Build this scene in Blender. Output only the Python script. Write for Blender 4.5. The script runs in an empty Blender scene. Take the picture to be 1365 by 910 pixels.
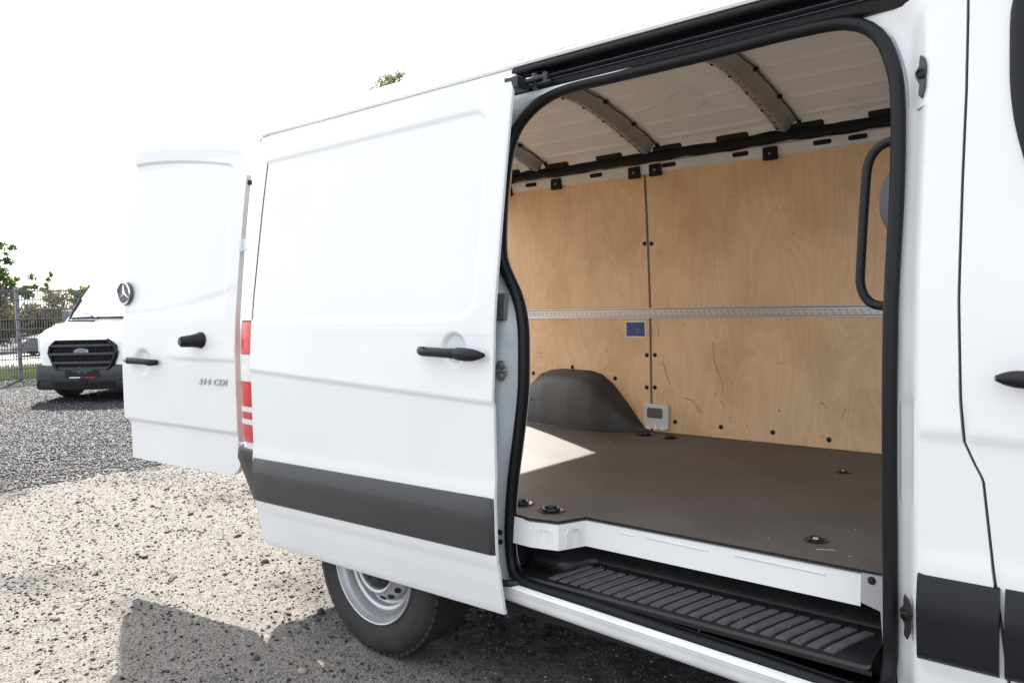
import bpy, bmesh, math, random
import numpy as np
from mathutils import Vector, Matrix, noise
R = math.radians
random.seed(7); rng = np.random.default_rng(7)
scene = bpy.context.scene
col = scene.collection
PI = math.pi

# ------------------------------------------------------------------ camera
th, pi_, ro = .7037, .0489, .0235
def camera_axes():
    fw = Vector((-math.sin(th), math.cos(th), 0)); rt = Vector((math.cos(th), math.sin(th), 0)); up = Vector((0, 0, 1))
    c, s = math.cos(pi_), math.sin(pi_)
    f2 = fw * c - up * s; u2 = up * c + fw * s
    c, s = math.cos(ro), math.sin(ro)
    return rt * c - u2 * s, u2 * c + rt * s, f2
r3, u3, f2 = camera_axes()
cd = bpy.data.cameras.new('camera'); cam = bpy.data.objects.new('camera', cd); col.objects.link(cam)
cam.matrix_world = Matrix(((r3.x, u3.x, -f2.x, .5395), (r3.y, u3.y, -f2.y, -1.9274), (r3.z, u3.z, -f2.z, 1.3541), (0, 0, 0, 1)))
cd.sensor_width = 36; cd.lens = 1052.48 / 1365 * 36; cd.clip_start = .05; cd.clip_end = 2000
scene.camera = cam

# ------------------------------------------------------------------ light
SUN = Vector((-.92, .46, 1.0)).normalized()
elev = math.asin(SUN.z); azim = math.atan2(SUN.x, SUN.y)
w = bpy.data.worlds.new('World'); scene.world = w; w.use_nodes = True
nt = w.node_tree; bg = nt.nodes['Background']
sky = nt.nodes.new('ShaderNodeTexSky'); sky.sky_type = 'NISHITA'; sky.sun_disc = False
sky.sun_elevation = elev; sky.sun_rotation = azim
sky.air_density = 1.0; sky.dust_density = 3.0; sky.ozone_density = 1.0
# thin bright overcast veil over the whole sky
mixn = nt.nodes.new('ShaderNodeMix'); mixn.data_type = 'RGBA'; mixn.inputs[0].default_value = .6
nt.links.new(sky.outputs[0], mixn.inputs[6]); mixn.inputs[7].default_value = (7.6, 7.7, 7.8, 1)
nt.links.new(mixn.outputs[2], bg.inputs[0]); bg.inputs[1].default_value = .090
sd = bpy.data.lights.new('sun', 'SUN'); sd.energy = 3.45; sd.angle = R(.8); sd.color = (1, .95, .87)
so = bpy.data.objects.new('sun', sd); col.objects.link(so)
so.rotation_euler = SUN.to_track_quat('Z', 'Y').to_euler()
scene.view_settings.view_transform = 'Standard'; scene.view_settings.look = 'None'
scene.view_settings.exposure = 2.03; scene.view_settings.gamma = 1

# ------------------------------------------------------------------ materials
def mat(name, c, rough=.5, metal=0, coat=0, var=0, vscale=8, bump=0, bscale=150, spec=.5, c2=None, stretch=None, trans=0, detail=4):
    m = bpy.data.materials.new(name); m.use_nodes = True; n = m.node_tree.nodes; l = m.node_tree.links
    b = n['Principled BSDF']; b.inputs['Base Color'].default_value = (*c, 1); b.inputs['Roughness'].default_value = rough
    b.inputs['Metallic'].default_value = metal; b.inputs['Coat Weight'].default_value = coat; b.inputs['Coat Roughness'].default_value = .06
    b.inputs['Specular IOR Level'].default_value = spec; b.inputs['Transmission Weight'].default_value = trans
    tc = n.new('ShaderNodeTexCoord'); mp = n.new('ShaderNodeMapping'); l.new(tc.outputs['Object'], mp.inputs[0])
    if stretch: mp.inputs['Scale'].default_value = stretch
    if var or c2:
        no = n.new('ShaderNodeTexNoise'); no.inputs['Scale'].default_value = vscale; no.inputs['Detail'].default_value = detail
        l.new(mp.outputs[0], no.inputs[0]); r = n.new('ShaderNodeValToRGB'); l.new(no.outputs[0], r.inputs[0])
        r.color_ramp.elements[0].position = .35; r.color_ramp.elements[1].position = .65
        ca = c; cb = c2 or tuple(min(1, x * (1 + var)) for x in c)
        if var and not c2: ca = tuple(x * (1 - var) for x in c)
        r.color_ramp.elements[0].color = (*ca, 1); r.color_ramp.elements[1].color = (*cb, 1)
        l.new(r.outputs[0], b.inputs['Base Color'])
        rr = n.new('ShaderNodeMapRange'); l.new(no.outputs[0], rr.inputs[0]); rr.inputs[3].default_value = max(.02, rough * .85); rr.inputs[4].default_value = min(1, rough * 1.15)
        l.new(rr.outputs[0], b.inputs['Roughness'])
    if bump:
        nb = n.new('ShaderNodeTexNoise'); nb.inputs['Scale'].default_value = bscale; nb.inputs['Detail'].default_value = 3
        l.new(mp.outputs[0], nb.inputs[0]); bu = n.new('ShaderNodeBump'); bu.inputs['Strength'].default_value = bump; bu.inputs['Distance'].default_value = .002
        l.new(nb.outputs[0], bu.inputs['Height']); l.new(bu.outputs[0], b.inputs['Normal'])
    return m
M = {}
M['paint'] = mat('white_paint', (.635, .643, .645), .38, coat=.25, spec=.3, var=.015, vscale=3)
M['paint_dirty'] = mat('white_sill_paint', (.62, .62, .61), .4, coat=.3, c2=(.72, .73, .73), vscale=6)
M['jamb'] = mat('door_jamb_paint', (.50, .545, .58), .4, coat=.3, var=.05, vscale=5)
M['greyjamb'] = mat('rear_jamb_shade', (.36, .35, .36), .5)  # jamb shade put into the colour, greyed against red bounce
M['inner'] = mat('primer_white', (.70, .69, .67), .5, var=.06, vscale=5)
M['ceil'] = mat('ceiling_paint', (.74, .735, .725), .45, var=.05, vscale=3, bump=.15, bscale=30)
M['plastic'] = mat('grey_plastic', (.026, .027, .029), .48, var=.08, vscale=5, bump=.25, bscale=600)
M['plastic2'] = mat('dark_grey_plastic', (.008, .009, .013), .42, spec=.25, var=.1, vscale=6, bump=.3, bscale=500)
M['arch'] = mat('wheel_arch_plastic', (.036, .036, .036), .48, var=.14, vscale=7, bump=.4, bscale=300)
M['black'] = mat('black_plastic', (.004, .004, .005), .4, spec=.35, bump=.1, bscale=300)
M['rail'] = mat('glossy_black_rail', (.004, .005, .008), .25, coat=.2)
M['rubber'] = mat('black_rubber', (.004, .004, .006), .5, spec=.25, var=.15, vscale=30)
M['tread'] = mat('step_tread_rubber', (.065, .065, .066), .6, var=.15, vscale=30, bump=.4, bscale=400)
M['matb'] = mat('step_mat_rubber', (.007, .007, .008), .42, spec=.4, var=.25, vscale=15, bump=.3, bscale=300)
M['tyre'] = mat('tyre_rubber', (.017, .016, .016), .75, var=.25, vscale=12, bump=.3, bscale=200)
M['steel'] = mat('silver_steel', (.42, .42, .43), .38, metal=.6, var=.08, vscale=12)
M['zinc'] = mat('zinc_metal', (.35, .36, .35), .35, metal=.8, var=.15, vscale=20)
M['chrome'] = mat('chrome', (.75, .76, .78), .12, metal=1)
M['dark'] = mat('dark_recess', (.004, .004, .005), .8)
M['blackmetal'] = mat('black_metal', (.02, .02, .024), .35, metal=.3, var=.2, vscale=40)
M['red'] = mat('red_lens', (.50, .008, .018), .3, coat=.15, var=.15, vscale=60)
M['red2'] = mat('red_lens_lower', (.46, .035, .035), .3, coat=.15, var=.15, vscale=40)
M['clear'] = mat('clear_lens', (.62, .61, .60), .25, coat=.3, var=.06, vscale=80)
M['bow'] = mat('galvanised_steel', (.30, .30, .30), .42, metal=.35, var=.1, vscale=10)
M['greybox'] = mat('grey_vent_plastic', (.10, .10, .10), .6)
M['felt'] = mat('grey_felt', (.12, .125, .14), .9, bump=.4, bscale=300)
M['gap'] = mat('dark_gap_seal', (.05, .05, .055), .7)
M['glass'] = mat('dark_glass', (.012, .016, .02), .05, coat=.5)
M['blue'] = mat('blue_sticker', (.015, .045, .22), .35)
M['stickw'] = mat('sticker_white', (.75, .77, .8), .4)
M['stickl'] = mat('sticker_line', (.25, .36, .62), .4)
M['fence'] = mat('anthracite_wire', (.075, .08, .09), .5, var=.15, vscale=3)
M['post'] = mat('galvanised_post', (.19, .19, .22), .5, var=.1)
M['white2'] = mat('white_paint_far', (.78, .79, .80), .3, coat=.6)
M['wscreen'] = mat('windscreen_glass', (.66, .70, .74), .05, coat=1.0, spec=1)
M['crumb'] = mat('crumbs', (.5, .45, .38), .9)
M['scratch'] = mat('scuff_mark', (.22, .105, .05), .8)

def wood_mat():
    m = bpy.data.materials.new('birch_plywood'); m.use_nodes = True; n = m.node_tree.nodes; l = m.node_tree.links; b = n['Principled BSDF']
    tc = n.new('ShaderNodeTexCoord')
    def noise(scale, st, det=4, dist=0):
        mp = n.new('ShaderNodeMapping'); mp.inputs['Scale'].default_value = st; l.new(tc.outputs['Object'], mp.inputs[0])
        o = n.new('ShaderNodeTexNoise'); o.inputs['Scale'].default_value = scale; o.inputs['Detail'].default_value = det; o.inputs['Distortion'].default_value = dist
        l.new(mp.outputs[0], o.inputs[0]); return o.outputs[0]
    big = noise(1.7, (1.8, 1, .55), 2, .4)
    mul = n.new('ShaderNodeMath'); mul.operation = 'MULTIPLY'; l.new(big, mul.inputs[0]); mul.inputs[1].default_value = 120
    sn = n.new('ShaderNodeMath'); sn.operation = 'SINE'; l.new(mul.outputs[0], sn.inputs[0])
    ring = n.new('ShaderNodeMapRange'); l.new(sn.outputs[0], ring.inputs[0]); ring.inputs[1].default_value = -1
    fine = noise(60, (6, 1, .35), 3)
    blot = noise(4, (1, 1, .8), 4)
    mx = n.new('ShaderNodeMix'); mx.data_type = 'RGBA'; l.new(ring.outputs[0], mx.inputs[0])
    mx.inputs[6].default_value = (.745, .515, .305, 1); mx.inputs[7].default_value = (.795, .562, .348, 1)
    m2 = n.new('ShaderNodeMix'); m2.data_type = 'RGBA'; m2.blend_type = 'MULTIPLY'; m2.inputs[0].default_value = 1
    l.new(mx.outputs[2], m2.inputs[6]); r = n.new('ShaderNodeValToRGB'); l.new(fine, r.inputs[0])
    r.color_ramp.elements[0].position = .3; r.color_ramp.elements[0].color = (.90, .88, .86, 1); r.color_ramp.elements[1].position = .6; r.color_ramp.elements[1].color = (1, 1, 1, 1)
    l.new(r.outputs[0], m2.inputs[7])
    m3 = n.new('ShaderNodeMix'); m3.data_type = 'RGBA'; m3.blend_type = 'MULTIPLY'; m3.inputs[0].default_value = 1
    l.new(m2.outputs[2], m3.inputs[6]); r2 = n.new('ShaderNodeValToRGB'); l.new(blot, r2.inputs[0])
    r2.color_ramp.elements[0].position = .33; r2.color_ramp.elements[0].color = (.86, .83, .80, 1); r2.color_ramp.elements[1].position = .55; r2.color_ramp.elements[1].color = (1, 1, 1, 1)
    l.new(r2.outputs[0], m3.inputs[7])
    # knots and dirt specks, denser low down where loads rub
    sp = noise(38, (1, 1, .8), 2); sx = n.new('ShaderNodeSeparateXYZ'); l.new(tc.outputs['Object'], sx.inputs[0])
    hz = n.new('ShaderNodeMapRange'); l.new(sx.outputs[2], hz.inputs[0]); hz.inputs[1].default_value = .7; hz.inputs[2].default_value = 1.15; hz.inputs[3].default_value = .725; hz.inputs[4].default_value = .79
    gt = n.new('ShaderNodeMath'); gt.operation = 'SUBTRACT'; l.new(sp, gt.inputs[0]); l.new(hz.outputs[0], gt.inputs[1])
    g2 = n.new('ShaderNodeMapRange'); l.new(gt.outputs[0], g2.inputs[0]); g2.inputs[1].default_value = -.03; g2.inputs[2].default_value = .02; g2.inputs[3].default_value = 0; g2.inputs[4].default_value = .75
    m4 = n.new('ShaderNodeMix'); m4.data_type = 'RGBA'; l.new(g2.outputs[0], m4.inputs[0]); l.new(m3.outputs[2], m4.inputs[6]); m4.inputs[7].default_value = (.20, .10, .05, 1)
    l.new(m4.outputs[2], b.inputs['Base Color']); b.inputs['Roughness'].default_value = .52
    return m
M['ply'] = wood_mat()

def floor_mat():
    m = bpy.data.materials.new('anti_slip_floor'); m.use_nodes = True; n = m.node_tree.nodes; l = m.node_tree.links; b = n['Principled BSDF']
    tc = n.new('ShaderNodeTexCoord'); sx = n.new('ShaderNodeSeparateXYZ'); l.new(tc.outputs['Object'], sx.inputs[0])
    def wave(out, f):
        a = n.new('ShaderNodeMath'); a.operation = 'MULTIPLY'; l.new(out, a.inputs[0]); a.inputs[1].default_value = f
        s = n.new('ShaderNodeMath'); s.operation = 'SINE'; l.new(a.outputs[0], s.inputs[0]); return s.outputs[0]
    a = wave(sx.outputs[0], 2 * PI / .0105); c = wave(sx.outputs[1], 2 * PI / .0105)
    p = n.new('ShaderNodeMath'); p.operation = 'MAXIMUM'; l.new(a, p.inputs[0]); l.new(c, p.inputs[1])
    no = n.new('ShaderNodeTexNoise'); no.inputs['Scale'].default_value = 3; no.inputs['Detail'].default_value = 5; l.new(tc.outputs['Object'], no.inputs[0])
    r = n.new('ShaderNodeValToRGB'); l.new(no.outputs[0], r.inputs[0]); r.color_ramp.elements[0].position = .35; r.color_ramp.elements[1].position = .7
    r.color_ramp.elements[0].color = (.086, .079, .075, 1); r.color_ramp.elements[1].color = (.120, .111, .105, 1)
    mx = n.new('ShaderNodeMix'); mx.data_type = 'RGBA'; mx.blend_type = 'MULTIPLY'; mx.inputs[0].default_value = 1; l.new(r.outputs[0], mx.inputs[6])
    r2 = n.new('ShaderNodeMapRange'); l.new(p.outputs[0], r2.inputs[0]); r2.inputs[1].default_value = -.2; r2.inputs[2].default_value = 1; r2.inputs[3].default_value = .5; r2.inputs[4].default_value = 1.2
    l.new(r2.outputs[0], mx.inputs[7]); l.new(mx.outputs[2], b.inputs['Base Color'])
    b.inputs['Roughness'].default_value = .52
    bu = n.new('ShaderNodeBump'); bu.inputs['Strength'].default_value = .5; bu.inputs['Distance'].default_value = .0015; l.new(p.outputs[0], bu.inputs['Height']); l.new(bu.outputs[0], b.inputs['Normal'])
    return m
M['floor'] = floor_mat()

# ------------------------------------------------------------------ helpers
WORLD = {}      # objects whose mesh data is written in world coordinates -> world position of their origin
def tag(o, label=None, cat=None, group=None, kind=None):
    if label: o['label'] = label
    if cat: o['category'] = cat
    if group: o['group'] = group
    if kind: o['kind'] = kind
    return o
def thing(name, loc, label, cat, group=None, rz=0, local=False):
    o = bpy.data.objects.new(name, None); col.objects.link(o); o.location = loc; o.rotation_euler = (0, 0, rz); o.empty_display_size = .2
    WORLD[o.name] = Vector((0, 0, 0)) if local else Vector(loc)
    return tag(o, label, cat, group)
def link(o, parent):
    col.objects.link(o)
    if parent is not None:
        o.parent = parent; off = WORLD.get(parent.name, Vector((0, 0, 0))); o.location = -off
        WORLD[o.name] = Vector((0, 0, 0))
    return o
class MB:
    def __init__(s): s.v = []; s.f = []
    def add(s, v, f):
        b = len(s.v); s.v += [tuple(x) for x in v]; s.f += [tuple(i + b for i in q) for q in f]; return s
    def box(s, x0, x1, y0, y1, z0, z1):
        v = [(x, y, z) for x in (x0, x1) for y in (y0, y1) for z in (z0, z1)]
        return s.add(v, [(0, 1, 3, 2), (4, 6, 7, 5), (0, 4, 5, 1), (2, 3, 7, 6), (0, 2, 6, 4), (1, 5, 7, 3)])
    def grid(s, fn, us, vs, closed_u=False):
        nu, nv = len(us), len(vs)
        v = [fn(u, t) for u in us for t in vs]; f = []
        for i in range(nu if closed_u else nu - 1):
            for j in range(nv - 1):
                a = i * nv + j; b = ((i + 1) % nu) * nv + j
                f.append((a, b, b + 1, a + 1))
        return s.add(v, f)
    def solid(s, fn, us, vs, off):
        """grid plus a parallel back face shifted by off(x,y,z)->point and a closed rim"""
        nu, nv = len(us), len(vs)
        a = [Vector(fn(u, t)) for u in us for t in vs]; bk = [off(p) for p in a]; N = nu * nv; f = []
        for i in range(nu - 1):
            for j in range(nv - 1):
                q = (i * nv + j, (i + 1) * nv + j, (i + 1) * nv + j + 1, i * nv + j + 1)
                f.append(q); f.append(tuple(k + N for k in reversed(q)))
        rim = [i * nv for i in range(nu)] + [(nu - 1) * nv + j for j in range(1, nv)] + [i * nv + nv - 1 for i in range(nu - 2, -1, -1)] + [j for j in range(nv - 2, 0, -1)]
        for k in range(len(rim)):
            p, q = rim[k], rim[(k + 1) % len(rim)]; f.append((q, p, p + N, q + N))
        return s.add(a + bk, f)
    def tube(s, pts, r, n=10, closed=False, r2=None, upv=(0, 1, 0), caps=True):
        pts = [Vector(p) for p in pts]; m = len(pts); V = []
        for i, p in enumerate(pts):
            if closed: d = pts[(i + 1) % m] - pts[i - 1]
            else: d = pts[min(i + 1, m - 1)] - pts[max(i - 1, 0)]
            d.normalize(); a = Vector(upv); a = a - d * a.dot(d)
            if a.length < 1e-4: a = Vector((0, 0, 1)) - d * d.z
            a.normalize(); b = d.cross(a); rr = r[i] if hasattr(r, '__len__') else r
            for k in range(n):
                t = 2 * PI * k / n; V.append(p + b * math.cos(t) * rr + a * math.sin(t) * (r2 or rr))
        f = []
        for i in range(m if closed else m - 1):
            for k in range(n):
                a_ = i * n + k; b_ = i * n + (k + 1) % n; c_ = ((i + 1) % m) * n + (k + 1) % n; d_ = ((i + 1) % m) * n + k
                f.append((a_, b_, c_, d_))
        if not closed and caps: f += [tuple(range(n - 1, -1, -1)), tuple(range((m - 1) * n, m * n))]
        return s.add(V, f)
    def lathe(s, prof, c, axis=(0, 1, 0), n=32, a0=0, a1=2 * PI, cap=False):
        """prof: (radius, distance along axis)"""
        ax = Vector(axis).normalized(); t = Vector((0, 0, 1)) if abs(ax.z) < .9 else Vector((1, 0, 0)); e1 = (t - ax * t.dot(ax)).normalized(); e2 = ax.cross(e1); c = Vector(c)
        full = abs(a1 - a0 - 2 * PI) < 1e-6; k = n if full else n + 1; V = []
        for i in range(k):
            a = a0 + (a1 - a0) * i / n
            for r, h in prof: V.append(c + ax * h + (e1 * math.cos(a) + e2 * math.sin(a)) * r)
        m = len(prof); f = []
        for i in range(n):
            for j in range(m - 1):
                i2 = (i + 1) % k; f.append((i * m + j, i * m + j + 1, i2 * m + j + 1, i2 * m + j))
        if cap: f.append(tuple(i * m + m - 1 for i in range(k)))
        return s.add(V, f)
    def prism(s, poly, fa, fb):
        """poly list of 2d, fa/fb map (p,q)->3d for both ends"""
        n = len(poly); v = [fa(*p) for p in poly] + [fb(*p) for p in poly]
        return s.add(v, [tuple(range(n - 1, -1, -1)), tuple(range(n, 2 * n))] + [(i, (i + 1) % n, n + (i + 1) % n, n + i) for i in range(n)])
    def build(s, name, m, parent=None, bevel=0, smooth=True, angle=38, label=None):
        me = bpy.data.meshes.new(name); me.from_pydata(s.v, [], s.f); me.update()
        bm = bmesh.new(); bm.from_mesh(me); bmesh.ops.recalc_face_normals(bm, faces=bm.faces); bm.to_mesh(me); bm.free()
        if smooth:
            me.polygons.foreach_set('use_smooth', [True] * len(me.polygons)); me.set_sharp_from_angle(angle=R(angle))
        o = bpy.data.objects.new(name, me); me.materials.append(M[m] if isinstance(m, str) else m); link(o, parent)
        if bevel:
            b = o.modifiers.new('bevel', 'BEVEL'); b.width = bevel; b.segments = 2; b.limit_method = 'ANGLE'; b.angle_limit = R(35)
        if label: o['label'] = label
        return o
def lin(a, b, n): return [a + (b - a) * i / (n - 1) for i in range(n)]
def interp(x, xs, ys): return float(np.interp(x, xs, ys))
def sstep(a, b, x):
    t = min(1, max(0, (x - a) / (b - a))); return t * t * (3 - 2 * t)
_sz = np.array([.33, .42, .52, .8, 1.1, 1.34, 1.6, 1.8, 2.05, 2.16]); _sy = np.array([.035, .012, 0, -.002, 0, .014, .054, .085, .13, .155])
_zz = np.linspace(.3, 2.2, 400); _yy = np.convolve(np.pad(np.interp(_zz, _sz, _sy), 20, mode='edge'), np.ones(41) / 41, mode='valid')
def s_(z): return float(np.interp(z, _zz, _yy))
def smooth_path(pts, n):
    """Catmull-Rom through pts (closed) resampled"""
    P = [np.array(p, float) for p in pts]; m = len(P); out = []
    for i in range(m):
        p0, p1, p2, p3 = P[i - 1], P[i], P[(i + 1) % m], P[(i + 2) % m]
        k = max(2, int(np.linalg.norm(p2 - p1) / n))
        for j in range(k):
            t = j / k; out.append(.5 * ((2 * p1) + (-p0 + p2) * t + (2 * p0 - 5 * p1 + 4 * p2 - p3) * t * t + (-p0 + 3 * p1 - 3 * p2 + p3) * t ** 3))
    return out
def rrect(cx, cz, hx, hz, r, n=6):
    out = []
    for k, (sx, sz) in enumerate(((1, 1), (-1, 1), (-1, -1), (1, -1))):
        for j in range(n + 1):
            a = PI / 2 * (k + j / n); out.append((cx + sx * (hx - r) + r * math.cos(a), cz + sz * (hz - r) + r * math.sin(a)))
    return out

# ================================================================== GROUND
def ground_mat():
    m = bpy.data.materials.new('gravel_ground'); m.use_nodes = True; n = m.node_tree.nodes; l = m.node_tree.links; b = n['Principled BSDF']
    tc = n.new('ShaderNodeTexCoord'); G = tc.outputs['Object']
    def noise(s, d=4):
        o = n.new('ShaderNodeTexNoise'); o.inputs['Scale'].default_value = s; o.inputs['Detail'].default_value = d; l.new(G, o.inputs[0]); return o.outputs[0]
    def ramp(i, p0, c0, p1, c1):
        r = n.new('ShaderNodeValToRGB'); l.new(i, r.inputs[0]); r.color_ramp.elements[0].position = p0; r.color_ramp.elements[1].position = p1
        r.color_ramp.elements[0].color = (*c0, 1); r.color_ramp.elements[1].color = (*c1, 1); return r.outputs[0]
    vo = n.new('ShaderNodeTexVoronoi'); vo.inputs['Scale'].default_value = 150; l.new(G, vo.inputs[0])
    vb = n.new('ShaderNodeTexVoronoi'); vb.inputs['Scale'].default_value = 48; l.new(G, vb.inputs[0])
    sepc = n.new('ShaderNodeSeparateColor'); l.new(vo.outputs['Color'], sepc.inputs[0])
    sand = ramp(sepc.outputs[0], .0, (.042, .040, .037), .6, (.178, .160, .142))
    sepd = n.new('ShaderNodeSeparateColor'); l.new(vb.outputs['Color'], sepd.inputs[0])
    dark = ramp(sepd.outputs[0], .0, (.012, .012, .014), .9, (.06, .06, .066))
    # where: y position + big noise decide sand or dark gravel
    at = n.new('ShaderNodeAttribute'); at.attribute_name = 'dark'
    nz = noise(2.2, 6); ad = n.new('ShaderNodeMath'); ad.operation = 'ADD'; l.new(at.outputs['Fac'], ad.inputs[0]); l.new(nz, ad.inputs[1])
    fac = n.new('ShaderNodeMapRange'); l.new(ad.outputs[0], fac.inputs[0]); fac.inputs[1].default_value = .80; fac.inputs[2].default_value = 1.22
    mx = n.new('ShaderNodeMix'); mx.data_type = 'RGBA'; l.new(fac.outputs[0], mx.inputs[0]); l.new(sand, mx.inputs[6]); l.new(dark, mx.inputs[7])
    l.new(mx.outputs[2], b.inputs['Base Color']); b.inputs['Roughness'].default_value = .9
    bu = n.new('ShaderNodeBump'); bu.inputs['Strength'].default_value = .8; bu.inputs['Distance'].default_value = .006; bu.invert = True; l.new(vo.outputs['Distance'], bu.inputs['Height'])
    b2 = n.new('ShaderNodeBump'); b2.inputs['Strength'].default_value = .7; b2.inputs['Distance'].default_value = .02; l.new(noise(14, 6), b2.inputs['Height']); l.new(b2.outputs[0], bu.inputs['Normal'])
    l.new(bu.outputs[0], b.inputs['Normal']); return m
def dark_amount(x, y):
    x = max(-30, min(30, x)); y = max(-30, min(30, y))     # 0 sand .. 1 dark gravel
    d = -7.0 - .25 * (y - 1) - x                     # far part of the yard
    d += 1.1 * noise.noise(Vector((x * .55, y * .9, 7))) + .5 * noise.noise(Vector((x * 1.7, y * 2.6, 2)))
    a = 1 / (1 + math.exp(-d * 1.6))
    b = math.exp(-(((x + 1.2) / 1.9) ** 4 + ((y - 1.0) / 1.05) ** 4)) * .75        # darker gravel under the van
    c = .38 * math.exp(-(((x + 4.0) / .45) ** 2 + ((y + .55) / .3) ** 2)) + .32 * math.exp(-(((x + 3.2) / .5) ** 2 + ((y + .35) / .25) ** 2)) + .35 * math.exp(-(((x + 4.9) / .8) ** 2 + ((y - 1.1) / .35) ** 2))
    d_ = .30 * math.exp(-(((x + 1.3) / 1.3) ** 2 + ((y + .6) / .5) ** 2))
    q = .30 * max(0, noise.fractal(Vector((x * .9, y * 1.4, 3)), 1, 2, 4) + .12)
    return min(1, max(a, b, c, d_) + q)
def relief(x, y):
    if x < -9 or x > 2.5 or y < -3 or y > 4: return 0.0
    w_ = sstep(-9, -8, x) * sstep(2.5, 1.5, x) * sstep(-3, -2.3, y) * sstep(4, 3, y)
    return w_ * (.011 * noise.fractal(Vector((x * 2.2, y * 2.2, 1)), 1, 2, 3) + .0055 * noise.noise(Vector((x * 13, y * 13, 5))) + .0035 * noise.noise(Vector((x * 31, y * 31, 9))))
def ZT(x): return -.42 * sstep(-21, -34, x)                 # the land drops away behind the fence
xs = np.unique(np.concatenate([np.linspace(-900, -40, 12), np.linspace(-40, -12, 40), np.linspace(-12, -7.5, 60), np.linspace(-7.5, -4, 180), np.linspace(-4, 1, 330), np.linspace(2, 900, 14)]))
ys = np.unique(np.concatenate([np.linspace(-900, -12, 12), np.linspace(-12, -1.8, 50), np.linspace(-1.8, 2.6, 270), np.linspace(2.6, 8, 60), np.linspace(8, 40, 30), np.linspace(40, 900, 12)]))
g = MB(); g.grid(lambda x, y: (x, y, ZT(x) + relief(x, y)), list(xs), list(ys))
go = g.build('ground', ground_mat(), None, smooth=True)
co = np.empty(len(go.data.vertices) * 3); go.data.vertices.foreach_get('co', co); co = co.reshape(-1, 3)
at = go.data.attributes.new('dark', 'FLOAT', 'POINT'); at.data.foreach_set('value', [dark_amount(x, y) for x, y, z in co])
tag(go, 'gravel yard of pale sandy grit turning to dark grey stones', kind='structure')

def stones(name, m, n, sampler, smin, smax, label, flat=.65, pw=3.0, ico_=False):
    """n angular pebbles as one mesh (tens of thousands nobody could count)"""
    ico = bmesh.new(); bmesh.ops.create_icosphere(ico, subdivisions=1, radius=1) if ico_ else [ico.faces.new([q[i] for i in f]) for q in [[ico.verts.new(c) for c in ((1, 0, 0), (-.3, .95, 0), (-.4, -.9, 0), (0, .1, .95), (.1, -.2, -.8))]] for f in ((0, 1, 3), (1, 2, 3), (2, 0, 3), (1, 0, 4), (2, 1, 4), (0, 2, 4))]; ico.verts.index_update(); iv = np.array([v.co[:] for v in ico.verts]); fi = np.array([[v.index for v in f.verts] for f in ico.faces]); ico.free()
    pos = sampler(n); n = len(pos); k = len(iv)
    sz = smin + (smax - smin) * rng.random(n) ** pw
    V = iv[None] * (1 + rng.uniform(-.38, .38, (n, k, 1))) * (sz[:, None, None] * rng.uniform(.7, 1.25, (n, 1, 3)))
    V[:, :, 2] *= flat; a = rng.random(n) * 6.28; c, s = np.cos(a)[:, None], np.sin(a)[:, None]
    X = V[:, :, 0] * c - V[:, :, 1] * s; Y = V[:, :, 0] * s + V[:, :, 1] * c
    P = np.stack([X + pos[:, 0:1], Y + pos[:, 1:2], V[:, :, 2] + (sz * flat * .35)[:, None] + np.array([relief(*q) for q in pos])[:, None]], -1).reshape(-1, 3)
    F = (fi[None] + (np.arange(n) * k)[:, None, None]).reshape(-1)
    me = bpy.data.meshes.new(name); me.vertices.add(len(P)); me.vertices.foreach_set('co', P.ravel())
    nf = len(F) // 3; me.loops.add(len(F)); me.loops.foreach_set('vertex_index', F); me.polygons.add(nf); me.polygons.foreach_set('loop_start', np.arange(0, len(F), 3)); me.update(calc_edges=True)
    ca = me.attributes.new('tone', 'FLOAT', 'POINT'); ca.data.foreach_set('value', np.repeat(rng.random(n), k))
    o = bpy.data.objects.new(name, me); me.materials.append(m); link(o, None); tag(o, label, name.replace('_', ' '), kind='stuff'); return o
def stone_mat(name, stops, rough=.8):
    m = bpy.data.materials.new(name); m.use_nodes = True; n = m.node_tree.nodes; l = m.node_tree.links; b = n['Principled BSDF']
    at = n.new('ShaderNodeAttribute'); at.attribute_name = 'tone'; r = n.new('ShaderNodeValToRGB'); l.new(at.outputs['Fac'], r.inputs[0])
    while len(r.color_ramp.elements) < len(stops): r.color_ramp.elements.new(.5)
    for e, (p, c) in zip(r.color_ramp.elements, stops): e.position = p; e.color = (*c, 1)
    l.new(r.outputs[0], b.inputs['Base Color']); b.inputs['Roughness'].default_value = rough; return m
def clear_of_wheels(p): return p[~((np.abs(p[:, 0] + 1.82) < .2) & (p[:, 1] > -.02) & (p[:, 1] < .27))]
def samp_far(n):
    # denser near the viewer side of the dark area, in view only
    x = -6.3 - (rng.random(n * 3) ** 1.2) * 11.5; y = rng.uniform(-1.5, 7.5, n * 3)
    ymin = -1.3 + (-x - 5) * .36; k = (y > ymin - .6) & (y < ymin + 4.2)
    p = np.stack([x, y], 1)[k]
    da = np.array([dark_amount(*q) for q in p]); return p[rng.random(len(p)) < da][:n]
def samp_near(n):
    x = rng.uniform(-8, .2, n * 2); y = rng.uniform(-1.7, 3.0, n * 2); p = np.stack([x, y], 1)
    return clear_of_wheels(p)[:n]
def samp_dark_near(n):
    x = rng.uniform(-7.5, .6, n * 5); y = rng.uniform(-1.7, 2.6, n * 5); p = np.stack([x, y], 1)
    da = np.array([dark_amount(*q) for q in p]); return clear_of_wheels(p[rng.random(len(p)) < np.clip(da, .13, .75)])[:n]
dk = [(0, (.012, .012, .014)), (.5, (.014, .0145, .017)), (.85, (.034, .034, .039)), (1, (.15, .15, .165))]
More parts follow.
